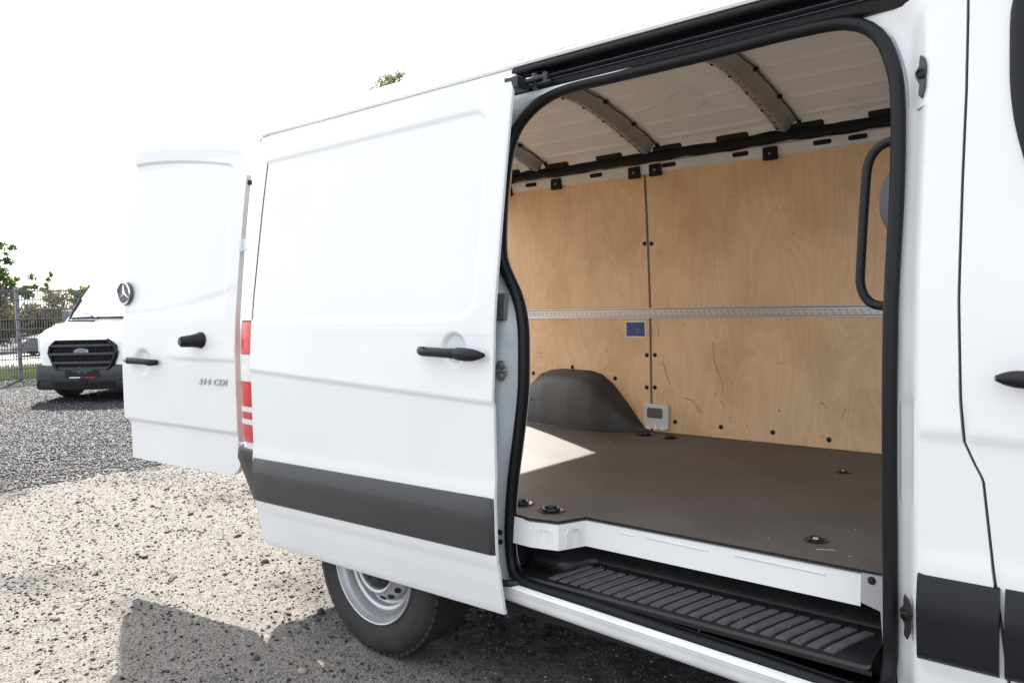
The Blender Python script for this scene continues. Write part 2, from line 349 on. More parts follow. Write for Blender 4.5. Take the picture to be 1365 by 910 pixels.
stones('dark_gravel', stone_mat('dark_gravel', dk, .7), 120000, samp_far, .008, .024, 'loose dark grey gravel across the far part of the yard', pw=1.5)
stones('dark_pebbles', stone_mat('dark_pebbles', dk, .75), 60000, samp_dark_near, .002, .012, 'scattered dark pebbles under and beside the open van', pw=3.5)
stones('sandy_grit', stone_mat('sandy_grit', [(0, (.04, .037, .035)), (.35, (.11, .10, .09)), (.88, (.215, .195, .172)), (1, (.62, .59, .54))], .9), 90000, samp_near, .0015, .006, 'fine pale sandy grit on the ground near the van', pw=2)
def samp_cluster(n):
    out = []
    while len(out) < n:
        cx, cy = random.uniform(-7, -1.6), random.uniform(-1.5, 2.2); k = random.randint(4, 40); sp_ = random.uniform(.04, .22)
        out += [(cx + random.gauss(0, sp_ * 1.3), cy + random.gauss(0, sp_ * .7)) for _ in range(k)]
    return clear_of_wheels(np.array(out[:n]))
stones('dark_chippings', stone_mat('dark_chippings', dk, .8), 5200, samp_cluster, .003, .013, 'clusters of angular dark chippings lying on the sandy part of the yard', pw=2.2)
def samp_big(n): return clear_of_wheels(np.stack([rng.uniform(-7, -.9, n), rng.uniform(-1.5, 2, n)], 1))
stones('loose_stones', stone_mat('loose_stones', [(0, (.03, .03, .035)), (.85, (.09, .09, .095)), (1, (.35, .28, .2))], .8), 190, samp_big, .008, .024, 'larger loose stones lying on the pale grit', pw=2.5, ico_=True)

road = MB(); road.grid(lambda x, y: (x, y, ZT(x) + .02), lin(-39, -21.6, 30), lin(-30, 60, 3)); tag(road.build('road', mat('pale_asphalt', (.42, .39, .38), .9, var=.1, vscale=.5), None), 'pale road behind the wire fence', kind='structure')
gs = MB(); gs.grid(lambda x, y: (x, y, ZT(x) + .004), lin(-21.59, -17.9, 8), lin(-30, 60, 3)); tag(gs.build('grass_verge', mat('verge_soil', (.24, .23, .14), .95, var=.4, vscale=4), None), 'green verge between fence and road', kind='structure')
def blades():
    n = 16000; x = rng.uniform(-21, -17.65, n); y = rng.uniform(2, 8, n); h = rng.uniform(.06, .22, n); a = rng.random(n) * 6.28; wd = rng.uniform(.01, .02, n)
    dx, dy = np.cos(a) * wd, np.sin(a) * wd; lx, ly = rng.normal(0, .04, n), rng.normal(0, .04, n)
    P = np.stack([np.stack([x - dx, y - dy, 0 * x], 1), np.stack([x + dx, y + dy, 0 * x], 1), np.stack([x + lx, y + ly, h], 1)], 1).reshape(-1, 3)
    me = bpy.data.meshes.new('grass'); me.from_pydata(P.tolist(), [], np.arange(3 * n).reshape(-1, 3).tolist()); me.materials.append(mat('grass_blades', (.22, .26, .11), .8, var=.4, vscale=3))
    o = bpy.data.objects.new('grass', me); link(o, None); tag(o, 'green grass growing behind the foot of the wire fence', 'grass', kind='stuff')
blades()

# ================================================================== CARGO VAN
van = thing('cargo_van', (-.2, .96, 0), 'large white panel van with its side sliding door open on a plywood lined cargo bay', 'van')
W2 = 1.92                                              # far side skin
def zoff(x): return .020 * (x + 1.11) / 1.4
# ---- opening seal path (x,z), inner edge measured, centre 15 mm outwards
seal_pts = [(.026, .62), (.024, 1.0), (.023, 1.32), (.026, 1.6), (.020, 1.80), (.004, 1.90), (-.035, 1.985), (-.11, 2.032), (-.25, 2.042), (-.5, 2.038), (-.8, 2.037), (-.97, 2.036), (-1.07, 2.018), (-1.15, 1.970), (-1.198, 1.895), (-1.214, 1.76), (-1.21, 1.6), (-1.195, 1.50),
            (-1.160, 1.44), (-1.118, 1.375), (-1.090, 1.29), (-1.083, 1.18), (-1.086, 1.06), (-1.108, .92), (-1.134, .78), (-1.152, .64), (-1.156, .52), (-1.145, .475), (-1.11, .448), (-1.03, .437), (-.8, .430), (-.54, .413), (-.3, .402), (-.08, .389), (-.005, .392), (.020, .425), (.025, .50)]
sp = smooth_path(seal_pts, .025)
def seal3(p, dy): return (p[0], s_(p[1]) + dy, p[1])
MB().tube([seal3(p, .034 - .024 * sstep(.50, .44, p[1])) for p in sp], .0172, 12, closed=True, r2=.018).build('door_seal', 'rubber', van, label='thick black rubber seal round the side door opening')
b = MB(); b.tube([seal3(p, .052) for p in sp], .011, 8, closed=True); b.build('seal_carrier', 'black', van)
# ---- jamb ring behind the seal out to the skin
def ring_strip(d0, y0, d1, y1, mb):
    m = len(sp); c = []
    for i, p in enumerate(sp):
        t = sp[(i + 1) % m] - sp[i - 1]; t = t / np.linalg.norm(t); c.append(np.array([t[1], -t[0]]))
    # orientation: outward
    cen = np.array([-.55, 1.2]); V = []
    for p, nn in zip(sp, c):
        if np.dot(nn, p - cen) < 0 : nn = -nn
        V.append(nn)
    def P(i, d, y): q = sp[i] + V[i] * d; return (q[0], s_(q[1]) + y, q[1])
    v = [P(i, d0, y0) for i in range(m)] + [P(i, d1, y1) for i in range(m)]
    mb.add(v, [(i, (i + 1) % m, m + (i + 1) % m, m + i) for i in range(m)])
b = MB(); ring_strip(-.012, .056, .012, .056, b); ring_strip(.0, .058, .022, .048, b); ring_strip(.022, .048, .0235, .058, b); b.f = [f for f in b.f if sum(b.v[i][2] for i in f) / 4 > .47]; b.build('opening_flange', 'jamb', van)
# front jamb (B pillar edge)
def zs_list(a, b_, n): return lin(a, b_, n)
b = MB()
def fj(u, z):
    xx = [(.030, .075), (.034, .050), (.052, .045), (.066, .038), (.076, .020), (.083, .006), (.092, 0)]
    x, y = xx[u]; bulge = .004 * math.exp(-((z - 1.24) / .05) ** 2) if u in (2, 3) else 0
    wv = .006 * (sstep(1.13, 1.09, z) * sstep(.84, .9, z)) if u in (2, 3, 4) else 0
    return (x + wv, s_(z) + y - bulge + wv, z)
b.grid(fj, range(7), zs_list(.36, 1.792, 90)); b.build('pillar_jamb', 'paint', van)
# top inner corner panel under the roller rail: fans out from the seal to the rail and the pillar skin
b = MB(); arc = [p for p in sp if p[0] > -.16 and p[1] > 1.775]; arc.sort(key=lambda p: math.atan2(p[1] - 1.775, p[0] + .16))
def fan(i, u):
    p = arc[i]; a = math.atan2(p[1] - 1.775, p[0] + .16); dx, dz = math.cos(a), math.sin(a)
    k = min((.092 + .16) / max(dx, 1e-6), (2.062 - 1.775) / max(dz, 1e-6)); q = np.array([-.16 + dx * k, 1.775 + dz * k]); side = sstep(.02, .092, q[0])
    x, z = p + (q - p) * u; xx = [.075, .050, .045, .038, .020, .006, .0]
    y = (.05 - .05 * side * sstep(.35, 1, u) - .02 * (1 - side) * u) + .02 * (1 - sstep(0, .12, u)); return (x, s_(z) + y, z)
b.grid(fan, range(len(arc)), lin(0, 1, 12)); b.build('corner_panel', 'paint', van, angle=60)

# ---- B pillar skin and cab door with the dark shut line between them
def gapx(z): return interp(z, [.33, .537, .60, .695, .758, .951, .985, 1.03, 1.12, 1.34, 1.6, 1.8, 1.97, 2.16], [.288, .268, .262, .248, .240, .220, .203, .184, .176, .169, .168, .169, .166, .160])
ZC0 = 1.046
def side_feat(x, z):
    """outward relief of the side skin in metres"""
    zc = 1.05 + .03 * (.1 - x) if x > -.5 else 1.046 + (-1.115 - x) * .0525
    o = .008 * math.exp(-max(0, z - zc) / .10) if z >= zc else .008 * sstep(zc - .022, zc, z)
    o += .006 * sstep(.80, .735, z) * sstep(.50, .52, z)
    return o
b = MB(); zl = sorted(set(lin(.345, 2.135, 150)))
b.solid(lambda u, z: (.092 + u * (gapx(z) - .0028 - .092), s_(z) - side_feat(.12, z) * min(1, u * 8 + .1), z), [0, .02, .05, .1, .2, .35, .5, .65, .8, .92, .975, 1], zl, lambda p: p + Vector((0, .018, 0)))
b.build('front_pillar_skin', 'paint', van)
b = MB(); XF = 1.15
def cabskin(u, z):
    x = gapx(z) + .0035 + u * (XF - gapx(z) - .0035); return (x, s_(z) - side_feat(x, z) * min(1, u * 60 + .1) + .25 * max(0, x - .9) ** 2, z)
def wpoly(x): # window lower outline left edge of the side glass
    return None
b.solid(cabskin, [0, .005, .012, .02, .04, .06, .08, .1] + lin(.12, 1, 24), zl, lambda p: p + Vector((0, .018, 0)))
fd = b.build('front_door', 'paint', van)
# window: black surround + glass standing 3 mm proud
def win_out(t): return t
wo = [(.272, 1.99), (.270, 1.85), (.276, 1.76), (.290, 1.68), (.315, 1.60), (.36, 1.53), (.6, 1.50), (1.05, 1.45), (1.10, 1.47), (1.02, 1.99), (.95, 2.07), (.31, 2.07)]
wp = smooth_path(wo, .03)
def wy(x, z): return s_(z) + .25 * max(0, x - .9) ** 2
b = MB(); b.tube([(p[0], wy(p[0], p[1]) - .004, p[1]) for p in wp], .020, 8, closed=True, r2=.009); b.build('window_seal', 'rubber', fd)
b = MB(); cx_, cz_ = .65, 1.75
b.grid(lambda p, t: (cx_ + (p[0] - cx_) * t, wy(cx_ + (p[0] - cx_) * t, cz_ + (p[1] - cz_) * t) - .006, cz_ + (p[1] - cz_) * t), [tuple(p) for p in wp], lin(.02, 1, 9), closed_u=True); b.build('window_glass', 'glass', fd)
b = MB(); b.tube([(.2 + i * .012, -.034 - .010 * math.sin(PI * min(1, i / 6)), 1.177 - .0005 * i) for i in range(4, 22)], [.006, .012, .016, .018] + [.0185] * 10 + [.018, .016, .012, .006], 12, r2=.014)
b2 = b.build('door_handle', 'black', fd)
for x in (.36, .42): b = MB(); b.tube([(x, 0, 1.176), (x, -.03, 1.176)], .009, 8); b.build('handle_mount', 'black', fd)
# dark shut line behind the gap
b = MB(); b.grid(lambda u, z: (gapx(z) - .02 + u * .04, s_(z) + .011, z), [0, 1], zl); b.build('shut_line_seal', 'gap', van)
# mouldings
def mould(name, xa, xb, par, y_extra, z0, z1, bev=.012, tilt=True):
    prof = [(z0, .002), (z0 + .003, -.010), (z0 + .012, -.018), (z0 + .10, -.024), (z0 + .128, -.0245), (z0 + .134, -.0235), (z1 - .010, -.014), (z1 - .003, -.010), (z1, .002)]
    b = MB()
    def P(x, k):
        z, o = prof[k]; zz = z + (zoff(x) if tilt else 0); e = min(1, min(x - xa, xb - x) / bev + .12) ** .5 if bev else 1
        return (x, s_(zz) + y_extra + o * e, zz)
    xs_ = sorted({xa, xa + bev * .5, xa + bev, xb - bev, xb - bev * .5, xb} | set(lin(xa + bev, xb - bev, 14)))
    b.grid(P, xs_, range(len(prof))); b.f.append(tuple(range(len(prof)))); b.f.append(tuple(range(len(b.v) - len(prof), len(b.v))))
    return b.build(name, 'plastic2' if not tilt else 'plastic', par, angle=25)
mould('side_moulding', .094, .2535, van, 0, .527, .726, 0, False)
mould('door_moulding', .264, 1.12, fd, 0, .527, .728, 0, False)

# ---- sliding door, slid right back along the rear side
DY = -.075; X0, X1 = -2.515, -1.118
def ztop(x): return 2.093 + .012 * (-1.1 - x)
def door_relief(x, z):
    # pressed window blank
    cx, cz, hx, hz, r = -1.95, (1.305 + 2.0) / 2, .75, (2.0 - 1.305) / 2, .085
    dx, dz = abs(x - cx) - (hx - r), abs(z - zoff(x) * .3 - cz) - (hz - r)
    d = math.hypot(max(dx, 0), max(dz, 0)) + min(max(dx, dz), 0) - r
    o = -.0075 * (1 - sstep(-.014, .004, d))
    o += side_feat(x, z - zoff(x)) if z < 1.25 else .008 * math.exp(-(z - 1.1) / .10) * 1.0
    rr = math.hypot(x + 1.292, z - 1.203)                # finger cup
    o -= .022 * (1 - sstep(.035, .062, rr))
    e = min(x - X0, X1 - x); o -= .004 * (1 - sstep(0, .008, e))
    return o
sd_ = MB()
ux = sorted(set(lin(X0, -1.45, 70) + lin(-1.45, -1.10 - .018, 90) + [X0 + .004, X0 + .008, X1 - .008, X1 - .004, X1]))
vz = sorted(set(lin(0, .35, 40) + lin(.35, .58, 70) + lin(.58, 1, 90)))
def doorfn(x, v):
    zb = .348 + zoff(x) + .02 * (1 - sstep(X0, X0 + .05, x)) ** 2; z = zb + v * (ztop(x) - zb)
    return (x, s_(z) + DY - door_relief(x, z) + .004 * (1 - sstep(0, .004, z - zb)), z)
sd_.solid(doorfn, ux, vz, lambda p: p + Vector((0, .011, 0)))
sdoor = sd_.build('sliding_door', 'paint', van, label='white sliding side door slid fully back', angle=50)
b = MB(); b.tube([(X0 - .001, s_(z) + DY + .010, z) for z in lin(.74, 2.02, 40)], .0032, 6); b.build('edge_strip', 'gap', sdoor)
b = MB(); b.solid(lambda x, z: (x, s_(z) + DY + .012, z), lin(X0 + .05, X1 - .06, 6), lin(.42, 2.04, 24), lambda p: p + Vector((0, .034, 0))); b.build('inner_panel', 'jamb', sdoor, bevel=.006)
mould('moulding', X0 + .008, X1 - .002, sdoor, DY, .547, .737, .02)
# handle: bar with a thicker push end
hy = DY - .040
b = MB(); hp = [(-1.425, hy + .032, 1.200), (-1.418, hy + .014, 1.200), (-1.395, hy + .002, 1.199), (-1.34, hy - .002, 1.198), (-1.27, hy - .002, 1.196), (-1.236, hy, 1.195)]
b.tube(hp, [.010, .015, .0165, .0155, .016, .018], 14, r2=.012); b.build('door_handle', 'plastic2', sdoor)
b = MB(); b.tube([(-1.234, hy, 1.195), (-1.228, hy - .002, 1.195), (-1.19, hy - .002, 1.193), (-1.165, hy + .003, 1.192), (-1.150, hy + .014, 1.191), (-1.147, hy + .028, 1.191)], [.017, .021, .0215, .0195, .014, .008], 14, r2=.016); b.build('handle_end', 'plastic2', sdoor)
b = MB(); b.lathe([(0, -.004), (.0035, -.004), (.0035, .004)], (-1.375, DY - .052, 1.213), (0, 1, 0), 10); b.build('key_lock', 'black', sdoor)
# lower roller arm and upper roller carriage
b = MB(); b.tube([(-1.20, -.03, .436), (-1.12, .0, .437), (-1.04, .05, .442)], .0125, 8, r2=.010); b.tube([(-1.045, .05, .430), (-1.045, .05, .452)], .014, 10, upv=(1, 0, 0)); b.tube([(-1.02, .06, .43), (-1.0, .075, .455)], .010, 8)
b.build('roller_arm', 'blackmetal', sdoor)
b = MB(); b.box(-1.155, -1.10, .06, .12, 2.045, 2.085); b.tube([(-1.12, .10, 2.07), (-1.05, .14, 2.085)], .010, 8); b.tube([(-1.085, .135, 2.05), (-1.085, .135, 2.10)], .012, 10, upv=(1, 0, 0)); b.tube([(-1.045, .14, 2.06), (-1.045, .14, 2.098)], .011, 10, upv=(1, 0, 0)); b.tube([(-1.10, .125, 2.06), (-1.02, .135, 2.066)], .006, 6)
b.build('roller_carriage', 'blackmetal', sdoor, bevel=.003)
for z in (.562, .594):
    b = MB(); b.tube([(-1.215, .015, z), (-1.178, .012, z)], .0045 if z < .58 else .008, 8); b.lathe([(0, 0), (.009, 0), (.009, .008), (0, .008)], (-1.182, .012, z), (1, 0, 0), 8); b.build('guide_pin', 'blackmetal', sdoor)

# ---- rear part of the side: recessed C pillar jamb, then outer skin to the corner
def seal_rear_x(z): return interp(z, [.42, .455, .52, .64, .78, .92, 1.06, 1.18, 1.29, 1.375, 1.44, 1.5, 1.6, 1.76, 1.895, 1.970, 2.018, 2.036, 2.04, 2.06], [-1.105, -1.145, -1.156, -1.152, -1.134, -1.108, -1.086, -1.083, -1.09, -1.118, -1.16, -1.195, -1.212, -1.216, -1.202, -1.155, -1.075, -.97, -.8, -.5])
b = MB()
prof = [(0.0, .058), (.018, .050), (.026, .046), (.040, .040), (.062, .022), (.085, .018), (.15, .018), (.155, .0)]
def cj(k, z):
    d, y = prof[k]; x = seal_rear_x(z) - d
    f = sstep(1.26, 1.20, z) * sstep(.95, 1.02, z) + .0
    if k in (3, 4, 5): x -= .014 * f
    if k >= 6: x = min(x, -1.335)
    return (x, s_(z) + y, z)
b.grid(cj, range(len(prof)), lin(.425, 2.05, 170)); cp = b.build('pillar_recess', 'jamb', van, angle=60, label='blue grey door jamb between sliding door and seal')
b = MB(); b.solid(lambda x, z: (x, s_(z) + .006, z), lin(-1.21, -1.140, 5), lin(1.296, 1.386, 5), lambda p: p + Vector((0, .014, 0))); cv = b.build('latch_pocket', 'greybox', van, bevel=.006)
b = MB(); b.box(-1.195, -1.172, .012, .018, 1.315, 1.365); b.build('latch_hole', 'dark', cv)
b = MB(); oc = []
for k in range(8): a = PI / 8 + k * PI / 4; oc.append((-1.158 + .025 * math.cos(a), 1.133 + .036 * math.sin(a)))
b.prism(oc, lambda x, z: (x, .019, z), lambda x, z: (x, .012, z)); st = b.build('lock_striker', 'zinc', van, bevel=.0015)
for z in (1.115, 1.151): bb = MB(); bb.lathe([(0, -.006), (.009, -.006), (.010, -.001), (.010, .004)], (-1.158, .011, z), (0, 1, 0), 12); bb.build('screw', 'zinc', st)
bb = MB(); bb.tube([(-1.188, .006, 1.133), (-1.178, -.008, 1.133), (-1.153, -.010, 1.134), (-1.133, -.004, 1.135), (-1.128, .01, 1.136)], .0035, 8); bb.build('striker_loop', 'zinc', st)

WX, WZ, WR = -1.84, .349, .349
def arch_cut(mb, r):
    keep = []
    for f in mb.f:
        c = [sum(mb.v[i][k] for i in f) / len(f) for k in range(3)]
        if math.hypot(c[0] - WX, c[2] - WZ) > r: keep.append(f)
    vs = {i for f in keep for i in f}
    for i in vs:
        x, y, z = mb.v[i]; d = math.hypot(x - WX, z - WZ)
        if d < r + .012: mb.v[i] = (WX + (x - WX) * r / d, y, WZ + (z - WZ) * r / d)
    mb.f = keep
def rear_skin(ysgn):
    b = MB(); Y = (lambda y: y) if ysgn > 0 else (lambda y: W2 - y)
    x0 = -1.335 if ysgn > 0 else 1.15
    b.grid(lambda x, z: (x, Y(s_(z) - side_feat(x, z)), z), lin(-2.60, x0, 60 if ysgn > 0 else 150), lin(.36, 2.135, 80)); arch_cut(b, .43); b.f = [f for f in b.f if not (sum(b.v[i][0] for i in f) / 4 < -2.30 and sum(b.v[i][2] for i in f) / 4 < .60)]
    return b
rear_skin(1).build('rear_side_skin', 'paint', van); rear_skin(-1).build('far_side_skin', 'paint', van)
for sg in (1, -1):
    b = MB(); Y = (lambda y: y) if sg > 0 else (lambda y: W2 - y)
    b.grid(lambda a, y: (WX + .43 * math.cos(a), Y(y), WZ + .43 * math.sin(a)), lin(-.1, PI + .1, 30), [.004, .20 if sg < 0 else .26]); b.grid(lambda r_, a: (WX + r_ * math.cos(a), Y(.20 if sg < 0 else .26), WZ + r_ * math.sin(a)), [.01, .43], lin(0, PI, 30)); b.build('wheel_housing', 'dark', van)
# corner posts in plan: list (x, dy)
cpath = [(-2.58, 0), (-2.64, .001), (-2.69, .006), (-2.725, .018), (-2.748, .038), (-2.762, .065), (-2.768, .10), (-2.768, .15), (-2.74, .155), (-2.70, .157), (-2.70, .20)]
for sg in (1, -1):
    Y = (lambda y: y) if sg > 0 else (lambda y: W2 - y)
    def cpf(k, z): return (cpath[k][0] + .07 * max(0, z - 1.3) * (0 if k < 2 else 1) * .9, Y(s_(z) * (1 if k < 7 else .8) + cpath[k][1]), z)
    b = MB(); b.grid(cpf, range(7), lin(.68, 2.14, 60)); b.build('rear_corner_post', 'paint', van)
    b = MB(); b.grid(cpf, range(6, len(cpath)), lin(.68, 2.14, 60)); b.build('rear_jamb', 'greyjamb', van)
    tl = None; bands = [(1.302, 1.296, 'gap'), (1.296, 1.152, 'red'), (1.150, 1.030, 'clear'), (1.028, .918, 'red'), (.916, .892, 'clear'), (.890, .862, 'red2'), (.860, .836, 'clear'), (.834, .755, 'red2')]
    kk = [0, 1, 2, 3, 4, 5, 6]
    for i, (za, zb_, mm) in enumerate(bands):
        b = MB()
        def tlf(k, z):
            x, dy = cpath[k]; nx = [0, -.05, -.25, -.6, -.85, -.97, -1][k]; ny = -math.sqrt(max(0, 1 - nx * nx)); t = .012 - .005 * sstep(.03, 0, min(z - .75, 1.302 - z))
            return (x + nx * t, Y(s_(z) + dy + ny * t), z)
        b.grid(tlf, kk, lin(zb_, za, 4)); nv = len(b.v); b.solid(tlf, kk, lin(zb_, za, 4), lambda p, Y=Y: p + Vector((.008, .004 if sg > 0 else -.004, 0)))
        b.f = b.f[len(kk) * 3 - 3:]
        if i == 0: tl = b.build('tail_light', mm, van, label='tall red and clear rear corner light')
        else: b.build('light_lens', mm, tl)
# rear lintel, sill, side frames
b = MB(); b.box(-2.71, -2.60, .26, W2 - .26, 1.95, 2.13); b.build('rear_lintel', 'inner', van, bevel=.01)  # underside lowered, out of view, to trim the sun patch on the floor
b = MB(); b.box(-2.76, -2.70, .15, W2 - .15, .56, .652); b.build('rear_sill', 'paint', van, bevel=.008)
# bumper
bp = [(-2.50, -.004), (-2.60, -.010), (-2.70, -.012), (-2.765, -.004), (-2.805, .022), (-2.825, .065), (-2.82, .2), (-2.83, .96)]
bp = bp + [(x, W2 - y) for x, y in reversed(bp[:-1])]
def bumpf(k, t):
    x, y = bp[k]; c = .96; zs = [.40, .41, .48, .60, .665, .672, .715, .722, .722]; ins = [.085, .06, .045, .018, .003, 0, .004, .012, .10]
    i = ins[t]; xx = min(x + i, -2.45); f = sstep(-2.5, -2.74, x); yy = y + (i * f if y < c else -i * f)
    return (xx if f > 0 else x, yy, zs[t] - .02 * (1 - f) * (t < 3))
b = MB(); b.grid(bumpf, range(len(bp)), range(9)); b.build('rear_bumper', 'plastic', van, angle=30)

# ---- sill below the opening
b = MB(); sprof = [(.040, .404), (.020, .408), (.004, .408), (-.005, .402), (-.007, .395), (-.003, .390), (-.003, .386), (.001, .380), (.003, .366), (.006, .352), (.014, .340), (.030, .333), (.09, .330)]
b.grid(lambda x, k: (x, sprof[k][0], sprof[k][1] - .045 * (min(x, .3) + .5)), lin(-1.37, 1.15, 20), range(len(sprof))); b.build('side_sill', 'paint_dirty', van)
b = MB(); b.box(-1.37, 1.15, .085, W2 - .03, .300, .329); b.box(-2.68, -2.24, .04, W2 - .04, .42, .45); b.build('underbody', 'dark', van)
b = MB(); b.grid(lambda x, k: (x, [.05, .06, .10, .2][k], [.415, .388, .384, .384][k] - .045 * (x + .5)), lin(-1.14, .02, 4), range(4)); b.build('lower_guide_rail', 'rail', van)
b = MB(); b.box(-.62, -.618, .048, .056, .432, .442); b.build('rail_fastener', 'zinc', van); b = MB(); b.lathe([(0, 0), (.005, 0), (.005, .004)], (-.48, .055, .425), (0, -1, .4), 8); b.build('rail_bolt', 'blackmetal', van)
# ---- step mat
def stepx(y): return y
b = MB(); tp = [(.030, .452), (.034, .460), (.044, .462), (.10, .468), (.19, .482), (.205, .490), (.208, .505), (.190, .532), (.172, .549), (.162, .556), (.154, .5595), (.147, .5595)]
# right end upturned lip, left end follows the stepped riser
def stepf(x, k):
    y, z = tp[k]
    q = sstep(-.93, -1.0, x)
    if k >= 4: y = y - q * .100; z = z - q * .006 * (k > 7)
    if k >= 4 and x > -.05: z = z + 0
    return (x, y, z)
b.grid(stepf, lin(-1.12, -.93, 12) + lin(-.92, -.035, 30), range(len(tp)))
b.grid(lambda t, k: (-.035 + .02 * math.sin(t), tp[k][0] if k < 6 else tp[5][0], tp[min(k, 5)][1] + .016 * (1 - math.cos(t))), lin(0, PI / 2, 5), range(6))
b.grid(lambda x, k: (x, [.030, .030, .05][k], [.452, .440, .436][k]), lin(-1.12, -.015, 3), range(3))
mt = b.build('step_mat', 'matb', van, angle=50, label='black rubber tread mat in the door step')
for i in range(22):
    x0 = -.990 + i * .0415; wv = .012
    b = MB(); n = 7; pts = []
    for j in range(n):
        t = j / (n - 1); y = .050 + t * .132; z = interp(y, [.044, .10, .19], [.462, .468, .482]); xx = x0 + .058 * t ** 1.3 - .004
        if xx > -.048: xx = -.048
        pts.append((xx, y, z))
    w_ = .0142
    b.grid(lambda k, j: (pts[j][0] + [-w_, -w_ + .003, w_ - .003, w_][k] - (0 if pts[j][0] < -.05 else .01), pts[j][1], pts[j][2] + [-.001, .0045, .0045, -.001][k]), range(4), range(n))
    for j in (0, n - 1): b.f.append(tuple(k * n + j for k in range(4)))
    b.build('tread_rib', 'tread', mt)
# ---- riser between step and floor (with the kinked rear end)
ZF = .656
rp = [(-1.16, -.02 + .06), (-1.062, .036), (-.967, .058), (-.925, .152), (-.70, .153), (-.35, .154), (-.075, .154)]
rise_z = [ZF - .004, .645, .632, .618, .592, .5610]
b = MB()
def risef(k, j):
    x, y = rp[k]; return (x, y + [0, -.001, -.002, -.003, -.005, -.007][j], rise_z[j])
b.grid(risef, range(len(rp)), range(6)); rs = b.build('step_riser', 'paint', van, angle=40)
for xa, xb in ((-.80, -.745), (-.70, -.50), (-.415, -.165)):
    bb = MB(); bb.tube([(xa, .1505, .628), (xb, .1515, .624)], .0035, 8); bb.build('pressed_rib', 'paint', rs)
for (p, q, m_) in ((rp[2], rp[1], .5), (rp[2], rp[3], .5)):
    p = np.array(p); q = np.array(q); c = (p + q) / 2; e = (q - p) / np.linalg.norm(q - p); nrm = np.array([e[1], -e[0]]);  nrm = nrm if nrm[1] < 0 or nrm[0] > 0 else -nrm
    for rad in (.027, .015):
        pts = [(-rad, .567), (-rad, .600)] + [(-rad * math.cos(a), .610 + rad * .55 * math.sin(a)) for a in lin(0.1, PI - .1, 7)] + [(rad, .600), (rad, .567)]
        bb = MB(); bb.tube([(c[0] + e[0] * u - nrm[0] * 0 + (nrm[0]) * .004, c[1] + e[1] * u + nrm[1] * .004, z) for u, z in pts], .0022, 6, upv=(nrm[0], nrm[1], 0)); bb.build('pressed_rib', 'paint', rs)
b = MB(); b.prism([(-.074, .652), (.03, .652), (.03, .485), (-.018, .485), (-.026, .56), (-.074, .572)], lambda x, z: (x, .150 - (.656 - z) * .12, z), lambda x, z: (x, .160 - (.656 - z) * .12, z)); pe = b.build('pillar_foot_trim', 'greybox', van, bevel=.003)
pe.data.materials[0] = mat('grey_trim', (.28, .28, .29), .5)
b = MB(); b.lathe([(0, -.007), (.006, -.006), (.010, -.001), (.011, .002)], (-.048, .147, .632), (0, 1, 0), 14); b.build('screw', 'black', pe)

# ---- floor
fl = [(-2.70, .16), (-1.17, .045), (-1.062, .033), (-.967, .055), (-.925, .149), (-.4, .150), (.08, .150), (.08, 1.735), (-2.70, 1.735)]
b = MB(); b.prism(fl, lambda x, y: (x, y, ZF - .012), lambda x, y: (x, y, ZF)); floor = b.build('cargo_floor', 'floor', van, smooth=False)
b = MB(); b.tube([(x, y - .001, ZF - .004) for x, y in fl[1:7]], .0035, 6); b.build('floor_edge_trim', 'black', van)
b = MB(); b.box(-2.69, -1.17, .17, 1.75, .55, .64); b.box(-1.16, .08, .22, 1.75, .33, .64); b.box(-1.26, -1.165, .075, .5, .38, .645); b.build('floor_frame', 'dark', van)
rings = [(-1.064, .146, 1), (-1.206, .155, 1), (-1.573, 1.612, 1), (-1.423, 1.600, 1), (-.471, 1.266, .62), (-.248, .323, .72)]
for x, y, sc in rings:
    b = MB(); b.lathe([(.046 * sc, .0005), (.047 * sc, .003), (.040 * sc, .0035), (.036 * sc, .0010), (.0, .0012)], (x, y, ZF), (0, 0, 1), 28); r_ = b.build('lashing_cup', 'rail', floor)
    b = MB(); b.tube([(x + .026 * sc * math.cos(a), y + .026 * sc * math.sin(a), ZF + .006) for a in lin(0, 2 * PI, 20)[:-1]], .0045 * sc, 8, closed=True, upv=(0, 0, 1)); b.build('lashing_ring', 'blackmetal', floor)
    b = MB(); b.tube([(x - .01 * sc, y, ZF + .005), (x + .01 * sc, y, ZF + .005)], .008 * sc, 8, upv=(0, 0, 1)); b.build('ring_bolt', 'zinc' if sc < .8 else 'blackmetal', floor)
b = MB()
for i in range(46):
    x, y = rng.uniform(-1.7, -.1), rng.uniform(.2, 1.6); r_ = rng.uniform(.0008, .003); b.lathe([(0, r_), (r_, 0)], (x, y, ZF + .0005), (0, 0, 1), 5)
for (x, y, l_, a) in ((-.22, .24, .05, .5), (-1.62, 1.33, .018, .2), (-.13, .23, .01, 1)): b.tube([(x, y, ZF + .001), (x + l_ * math.cos(a), y + l_ * math.sin(a), ZF + .001)], .001, 4, upv=(0, 0, 1))
for i in range(25): x, y = rng.uniform(-1.0, -.1), rng.uniform(.06, .19); r_ = rng.uniform(.0008, .002); b.lathe([(0, r_), (r_, 0)], (x, y, interp(y, [.044, .10, .19], [.466, .472, .486])), (0, 0, 1), 5)
tag(b.build('floor_crumbs', 'crumb', None), 'tiny crumbs and dust specks on the cargo floor and step', 'crumbs', kind='stuff')

